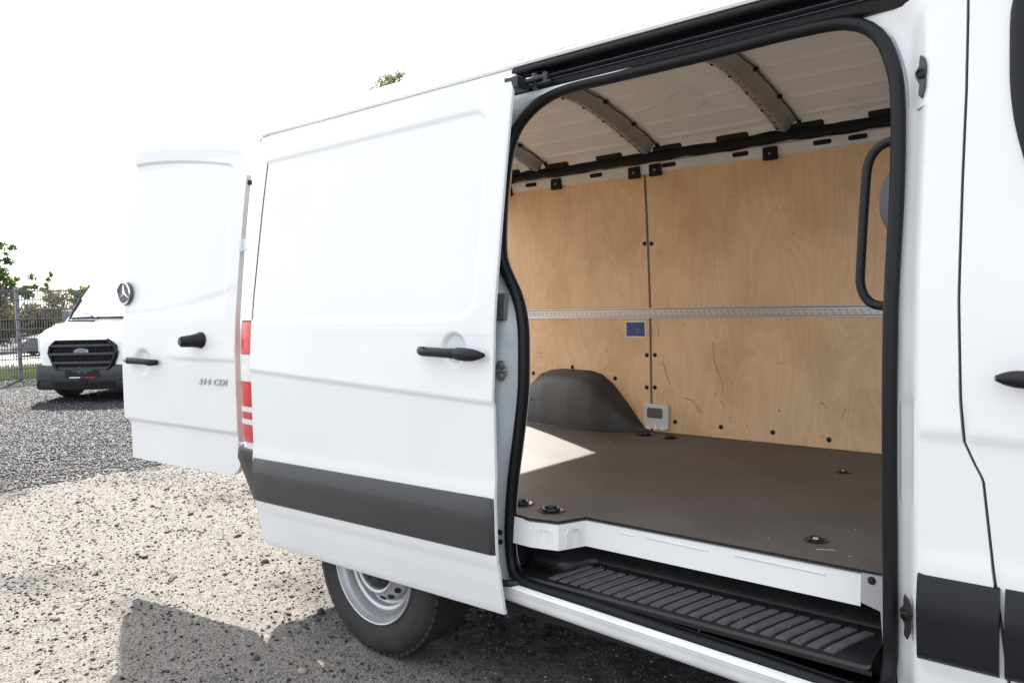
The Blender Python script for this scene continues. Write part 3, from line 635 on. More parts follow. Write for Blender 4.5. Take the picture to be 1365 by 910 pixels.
# ---- left wall: four plywood panels, load rail, bolts
YW = 1.715
def wall_y(z): return YW - .035 * max(0, (z - 1.32) / .69) ** 1.3
b_z = 1.285
for (xa, xb) in ((-2.70, -1.6005), (-1.5865, .09)):
    for (za, zb_) in ((ZF + .002, b_z - .004), (b_z + .004, 2.004)):
        b = MB(); b.solid(lambda x, z: (x, wall_y(z), z), [xa, xb], lin(za, zb_, 8), lambda p: p + Vector((0, .009, 0))); b.build('plywood_panel', 'ply', van, bevel=.001)
b = MB(); b.solid(lambda x, z: (x, wall_y(z) + .012, z), [-2.70, .09], lin(ZF, 2.06, 10), lambda p: p + Vector((0, .02, 0))); b.build('inner_wall_frame', 'bow', van)
b = MB(); b.prism([(YW - .001, 1.256), (YW - .008, 1.2565), (YW - .008, 1.262), (YW - .004, 1.268), (YW - .004, 1.300), (YW - .008, 1.306), (YW - .008, 1.3115), (YW - .001, 1.312)], lambda y, z: (-2.69, y, z), lambda y, z: (.085, y, z)); lr = b.build('lashing_rail', mat('brushed_aluminium', (.52, .52, .53), .42, metal=.55, var=.06, vscale=4, stretch=(1, 1, 40)), van, angle=20)
b = MB()
for i in range(88):
    x = -2.66 + i * .0312
    for z, dx in ((1.2905, 0), (1.2775, .008)):
        b.tube([(x + dx, YW - .0062, z), (x + dx + .010, YW - .0062, z - .004)], .0016, 6, r2=.0014)
o = b.build('rail_slots', mat('rail_stamping', (.16, .16, .17), .5, metal=.3), lr); o['kind'] = 'stuff'
for x, z in [(-1.613, 1.647), (-1.572, 1.644), (-1.618, 1.061), (-1.569, 1.063), (-1.621, .89), (-1.572, .892), (-2.105, .981), (-1.818, .929), (-2.391, .935), (-1.455, .719), (-1.201, .713), (-.937, .71), (-.675, .70), (-.40, .695), (-.15, .69)]:
    b = MB(); y = wall_y(z); b.lathe([(0, -.005), (.006, -.0048), (.0085, -.003), (.0115, -.0022), (.0115, .001)], (x, y, z), (0, 1, 0), 16); b.build('panel_bolt', 'black', van)
# scuffs on the lower plywood
scf = [[(-1.24, 1.135), (-1.238, 1.10), (-1.235, 1.06), (-1.225, 1.01), (-1.205, .975), (-1.19, .93), (-1.188, .885), (-1.195, .872), (-1.205, .885), (-1.22, .887), (-1.228, .88)], [(-1.23, .88), (-1.23, .86)], [(-1.20, .845), (-1.18, .815)],
       [(-1.40, .845), (-1.355, .835), (-1.32, .80), (-1.30, .775)], [(-1.335, .81), (-1.315, .775)], [(-1.405, 1.23), (-1.385, 1.21)], [(-.915, 1.042), (-.875, 1.038)], [(-1.15, .70 + .035), (-1.155, .765), (-1.14, .77)], [(-1.52, 1.03), (-1.50, .96), (-1.48, .91)], [(-1.545, 1.22), (-1.545, 1.16)], [(-1.88, 1.10), (-1.87, 1.085), (-1.865, 1.07)], [(-2.38, 1.06), (-2.33, 1.057)], [(-.62, .80), (-.60, .85)], [(-.71, .87), (-.68, .84)], [(-1.14, 1.845), (-1.12, 1.847)]]
for pl in scf: b = MB(); b.tube([(x, wall_y(z) - .0003, z) for x, z in pl], [.0013 * (0.4 + rng.random()) for _ in pl], 6, r2=.0004); b.build('scuff_mark', 'scratch', van)
# sticker with a line drawing of a lashed load
b = MB(); b.box(-1.747, -1.621, YW - .0012, YW - .0002, 1.154, 1.241); stk = b.build('info_sticker', 'stickw', van, label='small blue sticker with white border and a line drawing')
b = MB(); b.box(-1.741, -1.627, YW - .0018, YW - .0013, 1.160, 1.235); b.build('sticker_field', 'blue', stk)
b = MB()
def sl(*p): b.tube([(-1.741 + u * .114, YW - .0020, 1.160 + v * .075) for u, v in p], .0005, 4, r2=.0003)
sl((.08, .62), (.42, .92), (.40, .52)); sl((.08, .62), (.10, .30), (.42, .55), (.84, .26), (.52, .08), (.10, .30)); sl((.5, .35), (.62, .46), (.72, .38), (.58, .28), (.5, .35)); sl((.55, .50), (.66, .56), (.74, .50)); sl((.54, .22), (.70, .32)); sl((.62, .2), (.62, .5))
b.build('sticker_drawing', 'stickl', stk)
# white bracket box with dark vent at wall foot
b = MB(); b.prism(rrect(-1.561, .738, .074, .066, .012), lambda x, z: (x, YW, z), lambda x, z: (x, YW - .014, z)); bx_ = b.build('wall_bracket', 'jamb', van, bevel=.004)
bx_.data.materials[0] = mat('white_bracket', (.62, .63, .65), .45)
b = MB(); b.prism(rrect(-1.567, .758, .045, .027, .011), lambda x, z: (x, YW - .0142, z), lambda x, z: (x, YW - .017, z)); b.build('vent_flap', 'greybox', bx_)
for i in range(3):
    b = MB(); x = -1.605 + i * .042; b.add([(x, YW - .014, .70), (x - .016, YW - .016, .672), (x + .016, YW - .016, .672), (x, YW - .022, .672)], [(0, 1, 3), (0, 3, 2), (1, 2, 3)]); b.build('bracket_rib', 'stickw', bx_)
# ---- wheel arch covers inside
def archH(x):
    return interp(x, [-2.52, -2.44, -2.40, -2.33, -2.25, -2.17, -1.97, -1.90, -1.83, -1.74, -1.66, -1.60], [ZF, .80, .875, .935, .962, .970, .966, .948, .898, .80, .70, ZF])
def archD(x):                                           # half-thickness into bay
    return interp(x, [-2.52, -2.40, -2.25, -2.05, -1.88, -1.78, -1.70, -1.64, -1.60], [.01, .085, .125, .150, .150, .130, .085, .03, .008])
for sg in (1, -1):
    b = MB(); Y = (lambda y: y) if sg > 0 else (lambda y: W2 - y)
    def af(x, k):
        H = archH(x) - ZF; D = archD(x); q = [(-.004, 1.0), (.006, 1.0), (.014, .985), (.022, .955), (.40, .915), (.62, .86), (.80, .74), (.92, .50), (.985, .18), (1.0, .02), (1.06, .0)]
        t, h = q[k]; dy = t * D if k > 3 else t * min(1, D / .05); return (x, Y(YW - dy), ZF + max(.0015, h * H))
    b.grid(af, lin(-2.52, -1.60, 60), range(11)); ac = b.build('wheel_arch_cover', 'arch', van, angle=50, label='dark grey moulded plastic hump over the far rear wheel' if sg > 0 else 'grey hump over the near rear wheel inside')
    if sg > 0:
        for x, z in ((-2.29, .93), (-1.985, .93)):
            bb = MB(); bb.lathe([(0, .006), (.006, .005), (.008, 0)], (x, YW - .03, z), (0, -.4, 1), 10); bb.build('cover_clip', 'black', ac)
        for x, y, z in ((-2.30, 1.583, .80), (-1.90, 1.576, .76)): bb = MB(); bb.lathe([(0, -.003), (.005, -.002), (.006, .002)], (x, y - .002, z), (0, 1, 0), 10); bb.build('cover_clip', 'black', ac)

# ---- roof structure inside
CZ = 2.29
def arch_z(y): return CZ + .015 - .205 * ((y - .96) ** 2 / .5476 + .02) ** .66
rib_y = [.24, .365, .50, .635, .77, .96, 1.15, 1.285, 1.42, 1.555, 1.67]; bows = [-2.23, -1.525, -.815, -.105]
def ceil_z(x, y):
    z = arch_z(y)
    m = 1.0
    for bx in bows: m *= sstep(.075, .12, abs(x - bx))
    for k, ry in enumerate(rib_y):
        mm = m * (1 - (sstep(.16, .2, .3 - abs(x + 1.20)) if k in (6, 7) else 0)); z -= .009 * mm * math.exp(-((y - ry) / .010) ** 4)
    rr = math.hypot((x + 1.14) , (y - 1.27)); z -= .009 * math.exp(-((rr - .075) / .011) ** 2)
    return z
b = MB(); b.grid(lambda x, y: (x, y, ceil_z(x, y)), lin(-2.72, .12, 200), lin(.17, 1.75, 300)); b.build('ceiling', 'ceil', van, angle=60)
for bx in bows:
    b = MB(); pr = [(-.050, .004), (-.049, -.028), (-.046, -.032), (-.012, -.042), (-.006, -.041), (-.001, -.036), (.028, -.008), (.034, -.005), (.054, -.003), (.056, .004)]
    def bz(y): return arch_z(y) - .002
    b.grid(lambda y, k: (bx + pr[k][0], y, bz(y) + pr[k][1]), lin(.18, 1.70, 30), range(len(pr))); bo = b.build('roof_bow', 'bow', van, angle=25)
    holes = MB()
    for i in range(26):
        y = .30 + i * .053; x = bx - .029 + (.008 if i % 3 else -.008)
        holes.box(x - .0035, x + .0035, y - .007, y + .007, bz(y) - .0405, bz(y) - .0360)
    o = holes.build('bow_holes', 'dark', bo); o['kind'] = 'stuff'
    b = MB(); cab = [(bx + .054, y, bz(y) - .010 - .004 * math.sin(i * 2.1)) for i, y in enumerate(lin(.25, 1.66, 24))]
    b.tube(cab, .003, 6, upv=(0, 0, 1)); b.build('wire', 'black', bo)
    for y in (.42, .66, .90, 1.14, 1.38, 1.6): bb = MB(); bb.box(bx + .046, bx + .064, y - .008, y + .008, bz(y) - .018, bz(y) - .002); bb.build('cable_clip', 'black', bo)
# side roof rail on the far wall
b = MB(); b.prism([(1.668, 2.002), (1.662, 2.006), (1.655, 2.048), (1.665, 2.055), (1.70, 2.055), (1.70, 2.0)], lambda y, z: (-2.70, y, z), lambda y, z: (.11, y, z)); fr = b.build('wall_top_rail', 'inner', van)
b = MB(); b.prism([(1.70, 2.052), (1.630, 2.058), (1.615, 2.095), (1.60, 2.118), (1.60, 2.14), (1.74, 2.14)], lambda y, z: (-2.70, y, z), lambda y, z: (.11, y, z)); fu = b.build('roof_side_rail', 'inner', van)
cabp = [(x, 1.622 + .004 * math.sin(x * 9), 2.076 + .003 * math.sin(x * 13)) for x in lin(-2.68, .08, 60)]
b = MB(); b.tube(cabp, [.029 + .003 * math.sin(i * 1.7) for i in range(60)], 8, r2=.018, upv=(0, 1, 0)); b.build('cable_loom', 'rubber', van)
for x in lin(-2.45, -.05, 8):
    bb = MB(); bb.prism(rrect(x, 2.098, .080, .019, .010), lambda u, z: (u, 1.6145 - (z - 2.095) * .6, z), lambda u, z: (u, 1.611 - (z - 2.095) * .6, z)); bb.build('rail_opening', 'dark', fu)
for x in (-2.33, -1.88, -1.78 - .02, -1.44, -1.06, -.68, -.53, -.2):
    if x == -1.8: continue
    bb = MB(); bb.prism(rrect(x, 2.029, .040, .0105, .0100), lambda u, z: (u, 1.6572 - (z - 2.029) * .15, z), lambda u, z: (u, 1.6552 - (z - 2.029) * .15, z)); bb.build('rail_slot', 'dark', fr)
for x in (-2.51, -2.149, -1.641, -1.517, -.915, -.33):
    bb = MB(); bb.prism(rrect(x, 2.012, .034, .030, .006), lambda u, z: (u, 1.668, z), lambda u, z: (u, 1.648, z)); o = bb.build('panel_bracket', 'black', van, bevel=.002)
    bb = MB(); bb.lathe([(0, -.004), (.006, -.003), (.007, .001)], (x, 1.648, 2.012), (0, 1, 0), 10); bb.build('screw', 'zinc', o)
# ---- roller rail above the opening
b = MB(); rpf = [(.180, 2.036), (.160, 2.040), (.142, 2.062), (.166, 2.090), (.200, 2.092), (.200, 2.118), (.160, 2.124), (.150, 2.122), (.143, 2.130), (.150, 2.142)]
b.grid(lambda x, k: (x, rpf[k][0], rpf[k][1]), lin(-1.19, .078, 12), range(len(rpf))); ur = b.build('upper_roller_rail', 'rail', van, angle=25)
b = MB(); b.tube([(-1.19, .155, 2.128), (.078, .155, 2.128)], .0135, 10); b.build('rail_rubber', 'rubber', ur)
b = MB(); b.tube([(-1.15, .150, 2.075), (.078, .150, 2.075)], .002, 6); b.tube([(-1.15, .172, 2.098), (.078, .172, 2.098)], .0025, 6); b.build('rail_lip', 'blackmetal', ur)
for sg in (1, -1):
    Y = (lambda y: y) if sg > 0 else (lambda y: W2 - y)
    b = MB(); b.grid(lambda x, k: (x, Y([.136, .140, .146, .158][k]), [2.10, 2.12, 2.135, 2.146][k]), lin(-2.70, -1.19 if sg > 0 else 1.15, 6), range(4)); b.build('roof_side_panel', 'paint', van)
    b = MB(); b.grid(lambda x, k: (x, Y([.160, .146, .143, .146, .165][k]), [2.141, 2.143, 2.150, 2.160, 2.163][k]), lin(-2.70, 1.15, 16), range(5)); b.build('gutter', 'paint', van)
    b = MB(); b.tube([(x, Y(.163), 2.166 + .0012 * math.sin(x * 31)) for x in lin(-2.70, 1.15, 60)], .0042, 6); b.build('roof_seam_sealant', mat('sealant', (.30, .30, .27), .8, c2=(.6, .6, .56), vscale=45), van)
rf = [(.166, 2.163), (.172, 2.190), (.19, 2.212), (.23, 2.240), (.30, 2.268), (.42, 2.298), (.6, 2.325), (.96, 2.345)]; rf = rf + [(W2 - y, z) for y, z in reversed(rf[:-1])]
b = MB(); b.grid(lambda x, k: (x, rf[k][0], rf[k][1] - .10 * sstep(-2.55, -2.78, x) ** 2 * (rf[k][1] - 2.16) / .15), lin(-2.60, 1.15, 24) + [], range(len(rf)))
b.grid(lambda t, k: (-2.60 - .16 * math.sin(t), rf[k][0], 2.13 + (rf[k][1] - 2.13) * math.cos(t) if rf[k][1] > 2.13 else rf[k][1]), lin(0, PI / 2, 8), range(len(rf))); b.build('roof', 'paint', van)
# near side lining (inside) behind the seal, B pillar inner, bulkhead
b = MB(); b.solid(lambda x, z: (x, s_(z) + .11, z), lin(-2.69, -1.25, 8), lin(ZF, 2.1, 12), lambda p: p + Vector((0, .006, 0))); b.build('near_side_lining', 'ply', van)
b = MB(); b.solid(lambda x, z: (x, s_(z) + .062, z), lin(-1.31, -1.25, 3), lin(.44, 2.04, 20), lambda p: p + Vector((0, .05, 0))); b.build('rear_pillar_inner', 'inner', van)
b = MB(); b.box(.095, .11, .21, 1.74, .50, 2.17); b.build('bulkhead', 'inner', van)
b = MB(); b.solid(lambda x, z: (x, s_(z) + .065, z), lin(.036, .10, 3), lin(.44, 2.04, 20), lambda p: p + Vector((0, .05, 0))); b.build('front_pillar_inner', 'inner', van)
b = MB(); b.solid(lambda u, z: (.03 - .070 * math.sin(PI * u) * sstep(1.42, 1.56, z) * sstep(1.74, 1.60, z), .13 + .12 * u, z), lin(0, 1, 8), lin(1.42, 1.72, 14), lambda p: p + Vector((.05, 0, 0))); b.build('pillar_trim', 'felt', van)
# grab handle
gh = [(.036, .14, 1.722), (.0, .14, 1.722), (-.022, .14, 1.716), (-.042, .14, 1.700), (-.054, .14, 1.672), (-.058, .14, 1.64), (-.066, .14, 1.52), (-.071, .14, 1.42), (-.073, .14, 1.385), (-.066, .14, 1.355), (-.050, .14, 1.333), (-.025, .14, 1.324), (.036, .14, 1.322)]
for _ in range(3):
    gh = [gh[0]] + [tuple(a_ * (1 - t) + c_ * t for a_, c_ in zip(p, q)) for p, q in zip(gh[:-1], gh[1:]) for t in (.25, .75)] + [gh[-1]]
b = MB(); b.tube(gh, .0115, 12); b.build('grab_handle', 'plastic2', van)
# guide plates on the pillar
for (x, z0, z1, y) in ((.074, 1.800, 1.905, None), (.066, .560, .665, None)):
    zc = (z0 + z1) / 2; yy = s_(zc) + .016
    pts = [(x - .004, z1), (x + .008, z1 - .012), (x + .013, z1 - .03), (x + .012, z0 + .022), (x + .004, z0), (x - .005, z0 + .010), (x - .003, z0 + .034), (x - .012, zc), (x - .016, zc + .012), (x - .006, zc + .026), (x - .006, z1 - .014)]
    ylo = (lambda z: s_(z) + .010)
    b = MB(); b.prism(pts, lambda u, z: (u, s_(z) + .024 - (u - x + .015) * .6, z), lambda u, z: (u, s_(z) + .012 - (u - x + .015) * .6, z)); gp = b.build('guide_plate', 'blackmetal', van, bevel=.002)
    b = MB(); b.lathe([(.0, -.006), (.006, -.006), (.007, -.012), (.011, -.011), (.013, 0)], (x + .001, s_(zc) + .006, zc + .006), (0, 1, 0), 14); b.build('guide_socket', 'black', gp)
    for z in (z1 - .018, z0 + .014): b = MB(); b.lathe([(0, -.004), (.0045, -.003), (.005, .001)], (x + .002, s_(z) + .010, z), (0, 1, 0), 10); b.build('screw', 'zinc', gp)

# ---- wheels
def wheel(x, y0, sg, name='wheel'):
    root = None
    ax = (0, sg, 0)
    T = [(.222, .020), (.226, .006), (.240, .002), (.262, -.004), (.285, -.006), (.292, -.0045), (.293, -.0065), (.312, -.004), (.328, .004), (.3385, .018), (.3405, .020), (.346, .032), (.3485, .05), (.3485, .11), (.3485, .175), (.345, .20), (.33, .222), (.29, .23), (.225, .215)]
    b = MB(); b.lathe(T, (x, y0, WZ), ax, 72); root = b.build(name, 'tyre', van, angle=30)
    b = MB()
    for i in range(60):                                  # tread blocks on the shoulder
        a = 2 * PI * i / 60
        for yy in (.032, .195):
            c = Vector((x + math.cos(a) * .3470, y0 + sg * yy, WZ + math.sin(a) * .3470)); e = Vector((-math.sin(a), 0, math.cos(a))); r_ = Vector((math.cos(a), 0, math.sin(a)))
            v = [c + e * du + Vector((0, dv, 0)) + r_ * dr for du in (-.013, .013) for dv in (-.014, .014) for dr in (-.008, .0045)]
            b.add(v, [(0, 1, 3, 2), (4, 6, 7, 5), (0, 4, 5, 1), (2, 3, 7, 6), (0, 2, 6, 4), (1, 5, 7, 3)])
    o = b.build('tread_blocks', 'tyre', root, smooth=False); o['kind'] = 'stuff'
    Rm = [(.2245, .012), (.2265, .002), (.2235, -.003), (.2185, -.001), (.214, .012), (.208, .022), (.203, .030), (.200, .044), (.196, .060), (.190, .058), (.186, .047), (.179, .043), (.168, .048), (.163, .070), (.150, .074)]
    b = MB(); b.lathe(Rm, (x, y0, WZ), ax, 72); rm = b.build('rim', 'steel', root, angle=30)
    D = [(.152, .074), (.147, .060), (.138, .048), (.120, .026), (.112, .016), (.104, .012), (.096, .016), (.090, .030), (.0, .032)]
    b = MB(); b.lathe(D, (x, y0, WZ), ax, 72); b.build('wheel_disc', 'steel', root, angle=40)
    for i in range(16):
        a = 2 * PI * i / 16 + .1; c = Vector((x + math.cos(a) * .1335, y0 + sg * .0400, WZ + math.sin(a) * .1335)); n_ = Vector((math.cos(a) * .75, -sg * .66, math.sin(a) * .75)); n_.normalize()
        b = MB(); b.lathe([(0, .0025), (.0125, .0025), (.0135, .000)], c, n_, 16); b.build('rim_hole', 'dark', root)
    b = MB(); b.lathe([(.091, .030), (.090, .022), (.084, .016), (.05, .011), (.034, .008), (.030, .002), (.0, .001)], (x, y0, WZ), ax, 40); b.build('hub_cap', 'plastic', root)
    for i in range(6): a = 2 * PI * i / 6; b = MB(); b.lathe([(0, -.002), (.007, -.001), (.008, .004)], (x + .062 * math.cos(a), y0 + sg * .0125, WZ + .062 * math.sin(a)), ax, 10); b.build('nut_cover', 'dark', root)
    return root
wheel(WX, .004, 1); wheel(WX, W2 - .004, -1)

# ---- rear right door, swung out behind the van
H0 = Vector((-2.868, .060, 0)); e_ = Vector((-.9905, -.1375, 0)).normalized(); nO = Vector((e_.y, -e_.x, 0)); nO = nO if nO.y < 0 else -nO
DW = .915
def RD(w_, z, off=0): return H0 + e_ * w_ + nO * off + Vector((0, s_(min(z, 2.1)) * .85, z))
def rd_top(w_):
    t = 2.105 + .105 * math.sin(min(1, w_ / DW) * PI / 2); r = .075
    if w_ < r: t -= r - math.sqrt(max(0, r * r - (r - w_) ** 2))
    return t
def rd_bot(w_):
    z = .552 + .022 * w_ / DW; r = .10
    if w_ < r: z += r - math.sqrt(max(0, r * r - (r - w_) ** 2))
    return z
def rd_rel(w_, z):
    o = 0; zt = rd_top(max(w_, .1)) - .068                       # upper pressed border
    dtop = zt - z; dl = w_ - .085; rr = .06
    dx, dz = max(0, rr - dl), max(0, rr - dtop); d = min(dl, dtop) if (dl > rr or dtop > rr) else rr - math.hypot(dx, dz)
    o -= .009 * sstep(-.004, .012, d) * (sstep(1.30, 1.42, z) + .0)
    zc = 1.345 + .07 * (1 - w_ / DW) ** 2 * 1.6 - .0 * w_; o -= .004 * (1 - sstep(zc, zc + .014, z)) * sstep(zc - .25, zc, z)
    z2 = 1.115 + .012 * w_; o += .0065 * sstep(.58, .36, w_) * (sstep(z2 - .012, z2, z) * (1 - sstep(z2, z2 + .12, z)))
    z3 = .765 + .022 * w_ / DW; o -= .016 * (1 - sstep(z3 - .014, z3 + .006, z))
    rr = math.hypot(w_ - .735, z - 1.095); o -= .018 * (1 - sstep(.045, .068, rr))
    return o
def rdf(w_, v): zb, zt = rd_bot(w_), rd_top(w_); z = zb + v * (zt - zb); wl = w_ if z > .79 else w_ * (1 - .036 * sstep(.79, .76, z)); return RD(wl, z, rd_rel(w_, z))
b = MB(); b.solid(rdf, [0, .003, .008, .015, .025, .04, .055, .07, .08] + lin(.09, DW, 70), sorted(set(lin(0, .4, 90) + lin(.4, .9, 70) + lin(.9, 1, 40))), lambda p: p - nO * .030)
rdoor = b.build('rear_door', 'paint', van, angle=45, label='white rear door swung open behind the van')
b = MB(); b.solid(lambda u, z: RD(-.003, z, -.004 - .025 * u), [0, 1], lin(.67, 1.99, 20), lambda p: p + e_ * .0025); b.build('edge_strip', 'greyjamb', rdoor)  # grey strip added over the rim to hide red bounce from the lens
def RDm(M_, w_, z, off):
    """frame on the door face: x along door towards hinge, y up, z outwards"""
    p = RD(w_, z, off); m = Matrix((( -e_.x, 0, nO.x, p.x), (-e_.y, .06, nO.y, p.y), (0, 1, 0, p.z), (0, 0, 0, 1))); return m
def text_mesh(txt, size, m, mtx, parent, ext=.002, name='lettering', shear=0, sx=1):
    c = bpy.data.curves.new('txt', 'FONT'); c.body = txt; c.size = size; c.extrude = ext; c.align_x = 'CENTER'; c.align_y = 'CENTER'; c.shear = shear; c.resolution_u = 3; c.space_character = 1.08
    t = bpy.data.objects.new('txt', c); col.objects.link(t); dg = bpy.context.evaluated_depsgraph_get(); me = bpy.data.meshes.new_from_object(t.evaluated_get(dg)); bpy.data.objects.remove(t)
    me.transform(mtx @ Matrix.Diagonal((sx, 1, 1, 1))); o = bpy.data.objects.new(name, me); me.materials.clear(); me.materials.append(M[m]); return link(o, parent)
M['letter'] = mat('grey_chrome', (.42, .41, .38), .35, metal=.5)
text_mesh('314 CDI', .042, 'letter', RDm(None, .165, 1.005, .004), rdoor, .003, 'model_lettering', .25, 1.35)
# badge: ring with a three pointed star, half over the door edge
def star_badge(c, n_, r, parent):
    up = Vector((0, 0, 1)); rt = up.cross(n_).normalized()
    b = MB(); b.lathe([(r * 1.03, -.008), (r * 1.05, .004), (r * .99, .008), (0, .008)], c, n_, 36); bd = b.build('badge', 'black', parent)
    bd.data.materials[0] = mat('badge_grey', (.06, .063, .07), .35)
    b = MB(); b.tube([c + n_ * .010 + (rt * math.cos(a) + up * math.sin(a)) * r * .93 for a in lin(0, 2 * PI, 37)[:-1]], r * .075, 8, closed=True, upv=n_); b.build('badge_ring', 'chrome', parent)
    b = MB()
    for k in range(3):
        a = PI / 2 + k * 2 * PI / 3; d = rt * math.cos(a) + up * math.sin(a); q = rt * math.cos(a + PI / 2) + up * math.sin(a + PI / 2)
        dl = rt * math.cos(a + PI / 3) + up * math.sin(a + PI / 3); dr_ = rt * math.cos(a - PI / 3) + up * math.sin(a - PI / 3)
        v = [c + n_ * .016, c + n_ * .010 + d * r * .92, c + n_ * .009 + dl * r * .17, c + n_ * .009 + dr_ * r * .17]
        b.add(v, [(0, 2, 1), (0, 1, 3)])
    b.build('badge_star', 'chrome', parent, smooth=False)
star_badge(RD(.895, 1.452, .006), nO, .060, rdoor)
def hd(w_, z, o): return RD(w_, z, o)
b = MB(); b.tube([hd(.585, 1.093, .012), hd(.59, 1.093, .03), hd(.61, 1.093, .042), hd(.64, 1.097, .045), hd(.74, 1.100, .044), hd(.80, 1.101, .042), hd(.825, 1.101, .030), hd(.830, 1.101, .012)], [.013, .0155, .017, .0155, .0165, .018, .016, .010], 12, r2=.013); b.build('door_handle', 'plastic2', rdoor)
b = MB(); b.lathe([(.0, .008), (.009, .008), (.011, .003), (.012, -.006)], hd(.802, 1.103, .054), nO, 14); b.build('lock_cylinder', 'zinc', rdoor)
b = MB(); b.lathe([(.040, -.006), (.041, .006), (.036, .014), (.030, .05), (.026, .098), (.022, .104), (.0, .105)], hd(.25, 1.207, .0), (nO * .95 + e_ * .18 + Vector((0, 0, -.03))), 24); db = b.build('door_buffer', 'plastic2', rdoor)
b = MB(); b.lathe([(.0175, 0), (.0175, .003), (.0, .003)], hd(.25, 1.207, 0) + (nO * .95 + e_ * .18 + Vector((0, 0, -.03))).normalized() * .105, (nO * .95 + e_ * .18), 16); b.build('buffer_pad', 'plastic', rdoor)
for z in (.70, 1.655):
    b = MB(); c = RD(-.018, z, -.004); b.box(c.x - .02, c.x + .035, c.y - .010, c.y + .012, z - .026, z + .026); b.tube([(c.x + .002, c.y - .012, z - .03), (c.x + .002, c.y - .012, z + .03)], .008, 10, upv=(1, 0, 0)); b.build('door_hinge', 'jamb', rdoor, bevel=.003)
b = MB(); c = RD(-.006, 1.955, -.02); b.lathe([(.0, -.012), (.010, -.010), (.012, 0), (.010, .012), (0, .014)], c, (0, 0, 1), 12); b.build('rubber_stop', 'black', rdoor)
b = MB(); b.solid(lambda w_, z: RD(w_, z, -.036), lin(.05, DW - .05, 4), lin(.66, 2.06, 6), lambda p: p - nO * .02); b.build('inner_panel', 'ply', rdoor)
# left rear door, folded well round
b = MB(); H1 = Vector((-2.795, W2 - .05, 0)); e1 = Vector((-.30, .954, 0)); n1 = Vector((.954, .30, 0))
b.solid(lambda w_, z: H1 + e1 * w_ + Vector((0, 0, z)), lin(0, .8, 6), lin(.56, 2.12, 10), lambda p: p + n1 * .04); b.build('rear_door', 'paint', van, bevel=.01, label='far rear door folded round to the left side')

# ---- front of the van beyond the frame: simple cab with windscreen, bonnet and front wheel
b = MB(); st_ = [(1.15, 2.30, .16), (1.45, 2.20, .17), (1.75, 1.80, .20), (2.05, 1.36, .23), (2.25, 1.18, .26), (2.40, .95, .32), (2.44, .5, .36)]
def cabf(k, t):
    x, zt, ins = st_[k]; pts = [(0, .36), (0 + ins * .1, .9), (ins * .4, min(zt - .10, 1.3)), (ins, zt - .05), (ins + .12, zt)]; pts = pts + [(W2 - y, z) for y, z in reversed(pts)]
    y, z = pts[t]; return (x, y + (.25 * .0625 if t < 5 else -.25 * .0625), min(z, zt))
b.grid(cabf, range(len(st_)), range(10)); b.f.append(tuple(range(60, 70))); b.build('cab_shell', 'paint', van)

# ================================================================== WHITE PARKED VAN (background)
FX = -12.0; pv = thing('parked_van', (FX, 2.93, 0), 'white van with dark grille and bumper parked in front of the wire fence', 'van', rz=R(-54), local=True)
FY = None
L = {}
def half_w(x, z):                                       # plan: nose corners rounded
    t = min(1, max(0, -x / .62)); base = .66 + .31 * math.sin(t * PI / 2) ** .8
    lean = .16 * max(0, (z - 1.0) / 1.3) ** 1.5
    return base - lean
stn = [(0.0, .93), (-.03, .985), (-.10, 1.02), (-.22, 1.065), (-.40, 1.115), (-.62, 1.16), (-.88, 1.205), (-.93, 1.22), (-1.15, 1.42), (-1.45, 1.72), (-1.75, 2.02), (-1.92, 2.18), (-2.1, 2.28), (-2.6, 2.33), (-4.0, 2.33), (-5.3, 2.30), (-5.45, 2.1)]
b = MB()
def pvf(k, t):
    x, zt = stn[k]; zb = .42; z = zb + (zt - zb) * [0, .25, .5, .7, .84, .93, .98, 1, 1, 1][t]; hw = half_w(x, z)
    s = [1, 1, 1, 1, .995, .975, .93, .84, .5, 0][t]; return (x - .05 * (1 - s) * 0, hw * s, z)
b.grid(pvf, range(len(stn)), range(10)); b.grid(lambda k, t: (lambda p: (p[0], -p[1], p[2]))(pvf(k, t)), range(len(stn)), range(10))

for sg in (1, -1):
    for k, x_ in ((0, 0.0), (len(stn) - 1, stn[-1][0])):
        q = [pvf(k, t) for t in range(10)]; q = [(p[0], sg * p[1], p[2]) for p in q] + [(x_, 0, .42)]; b.add(q, [tuple(range(11))])
b.build('body', 'white2', pv, angle=40)
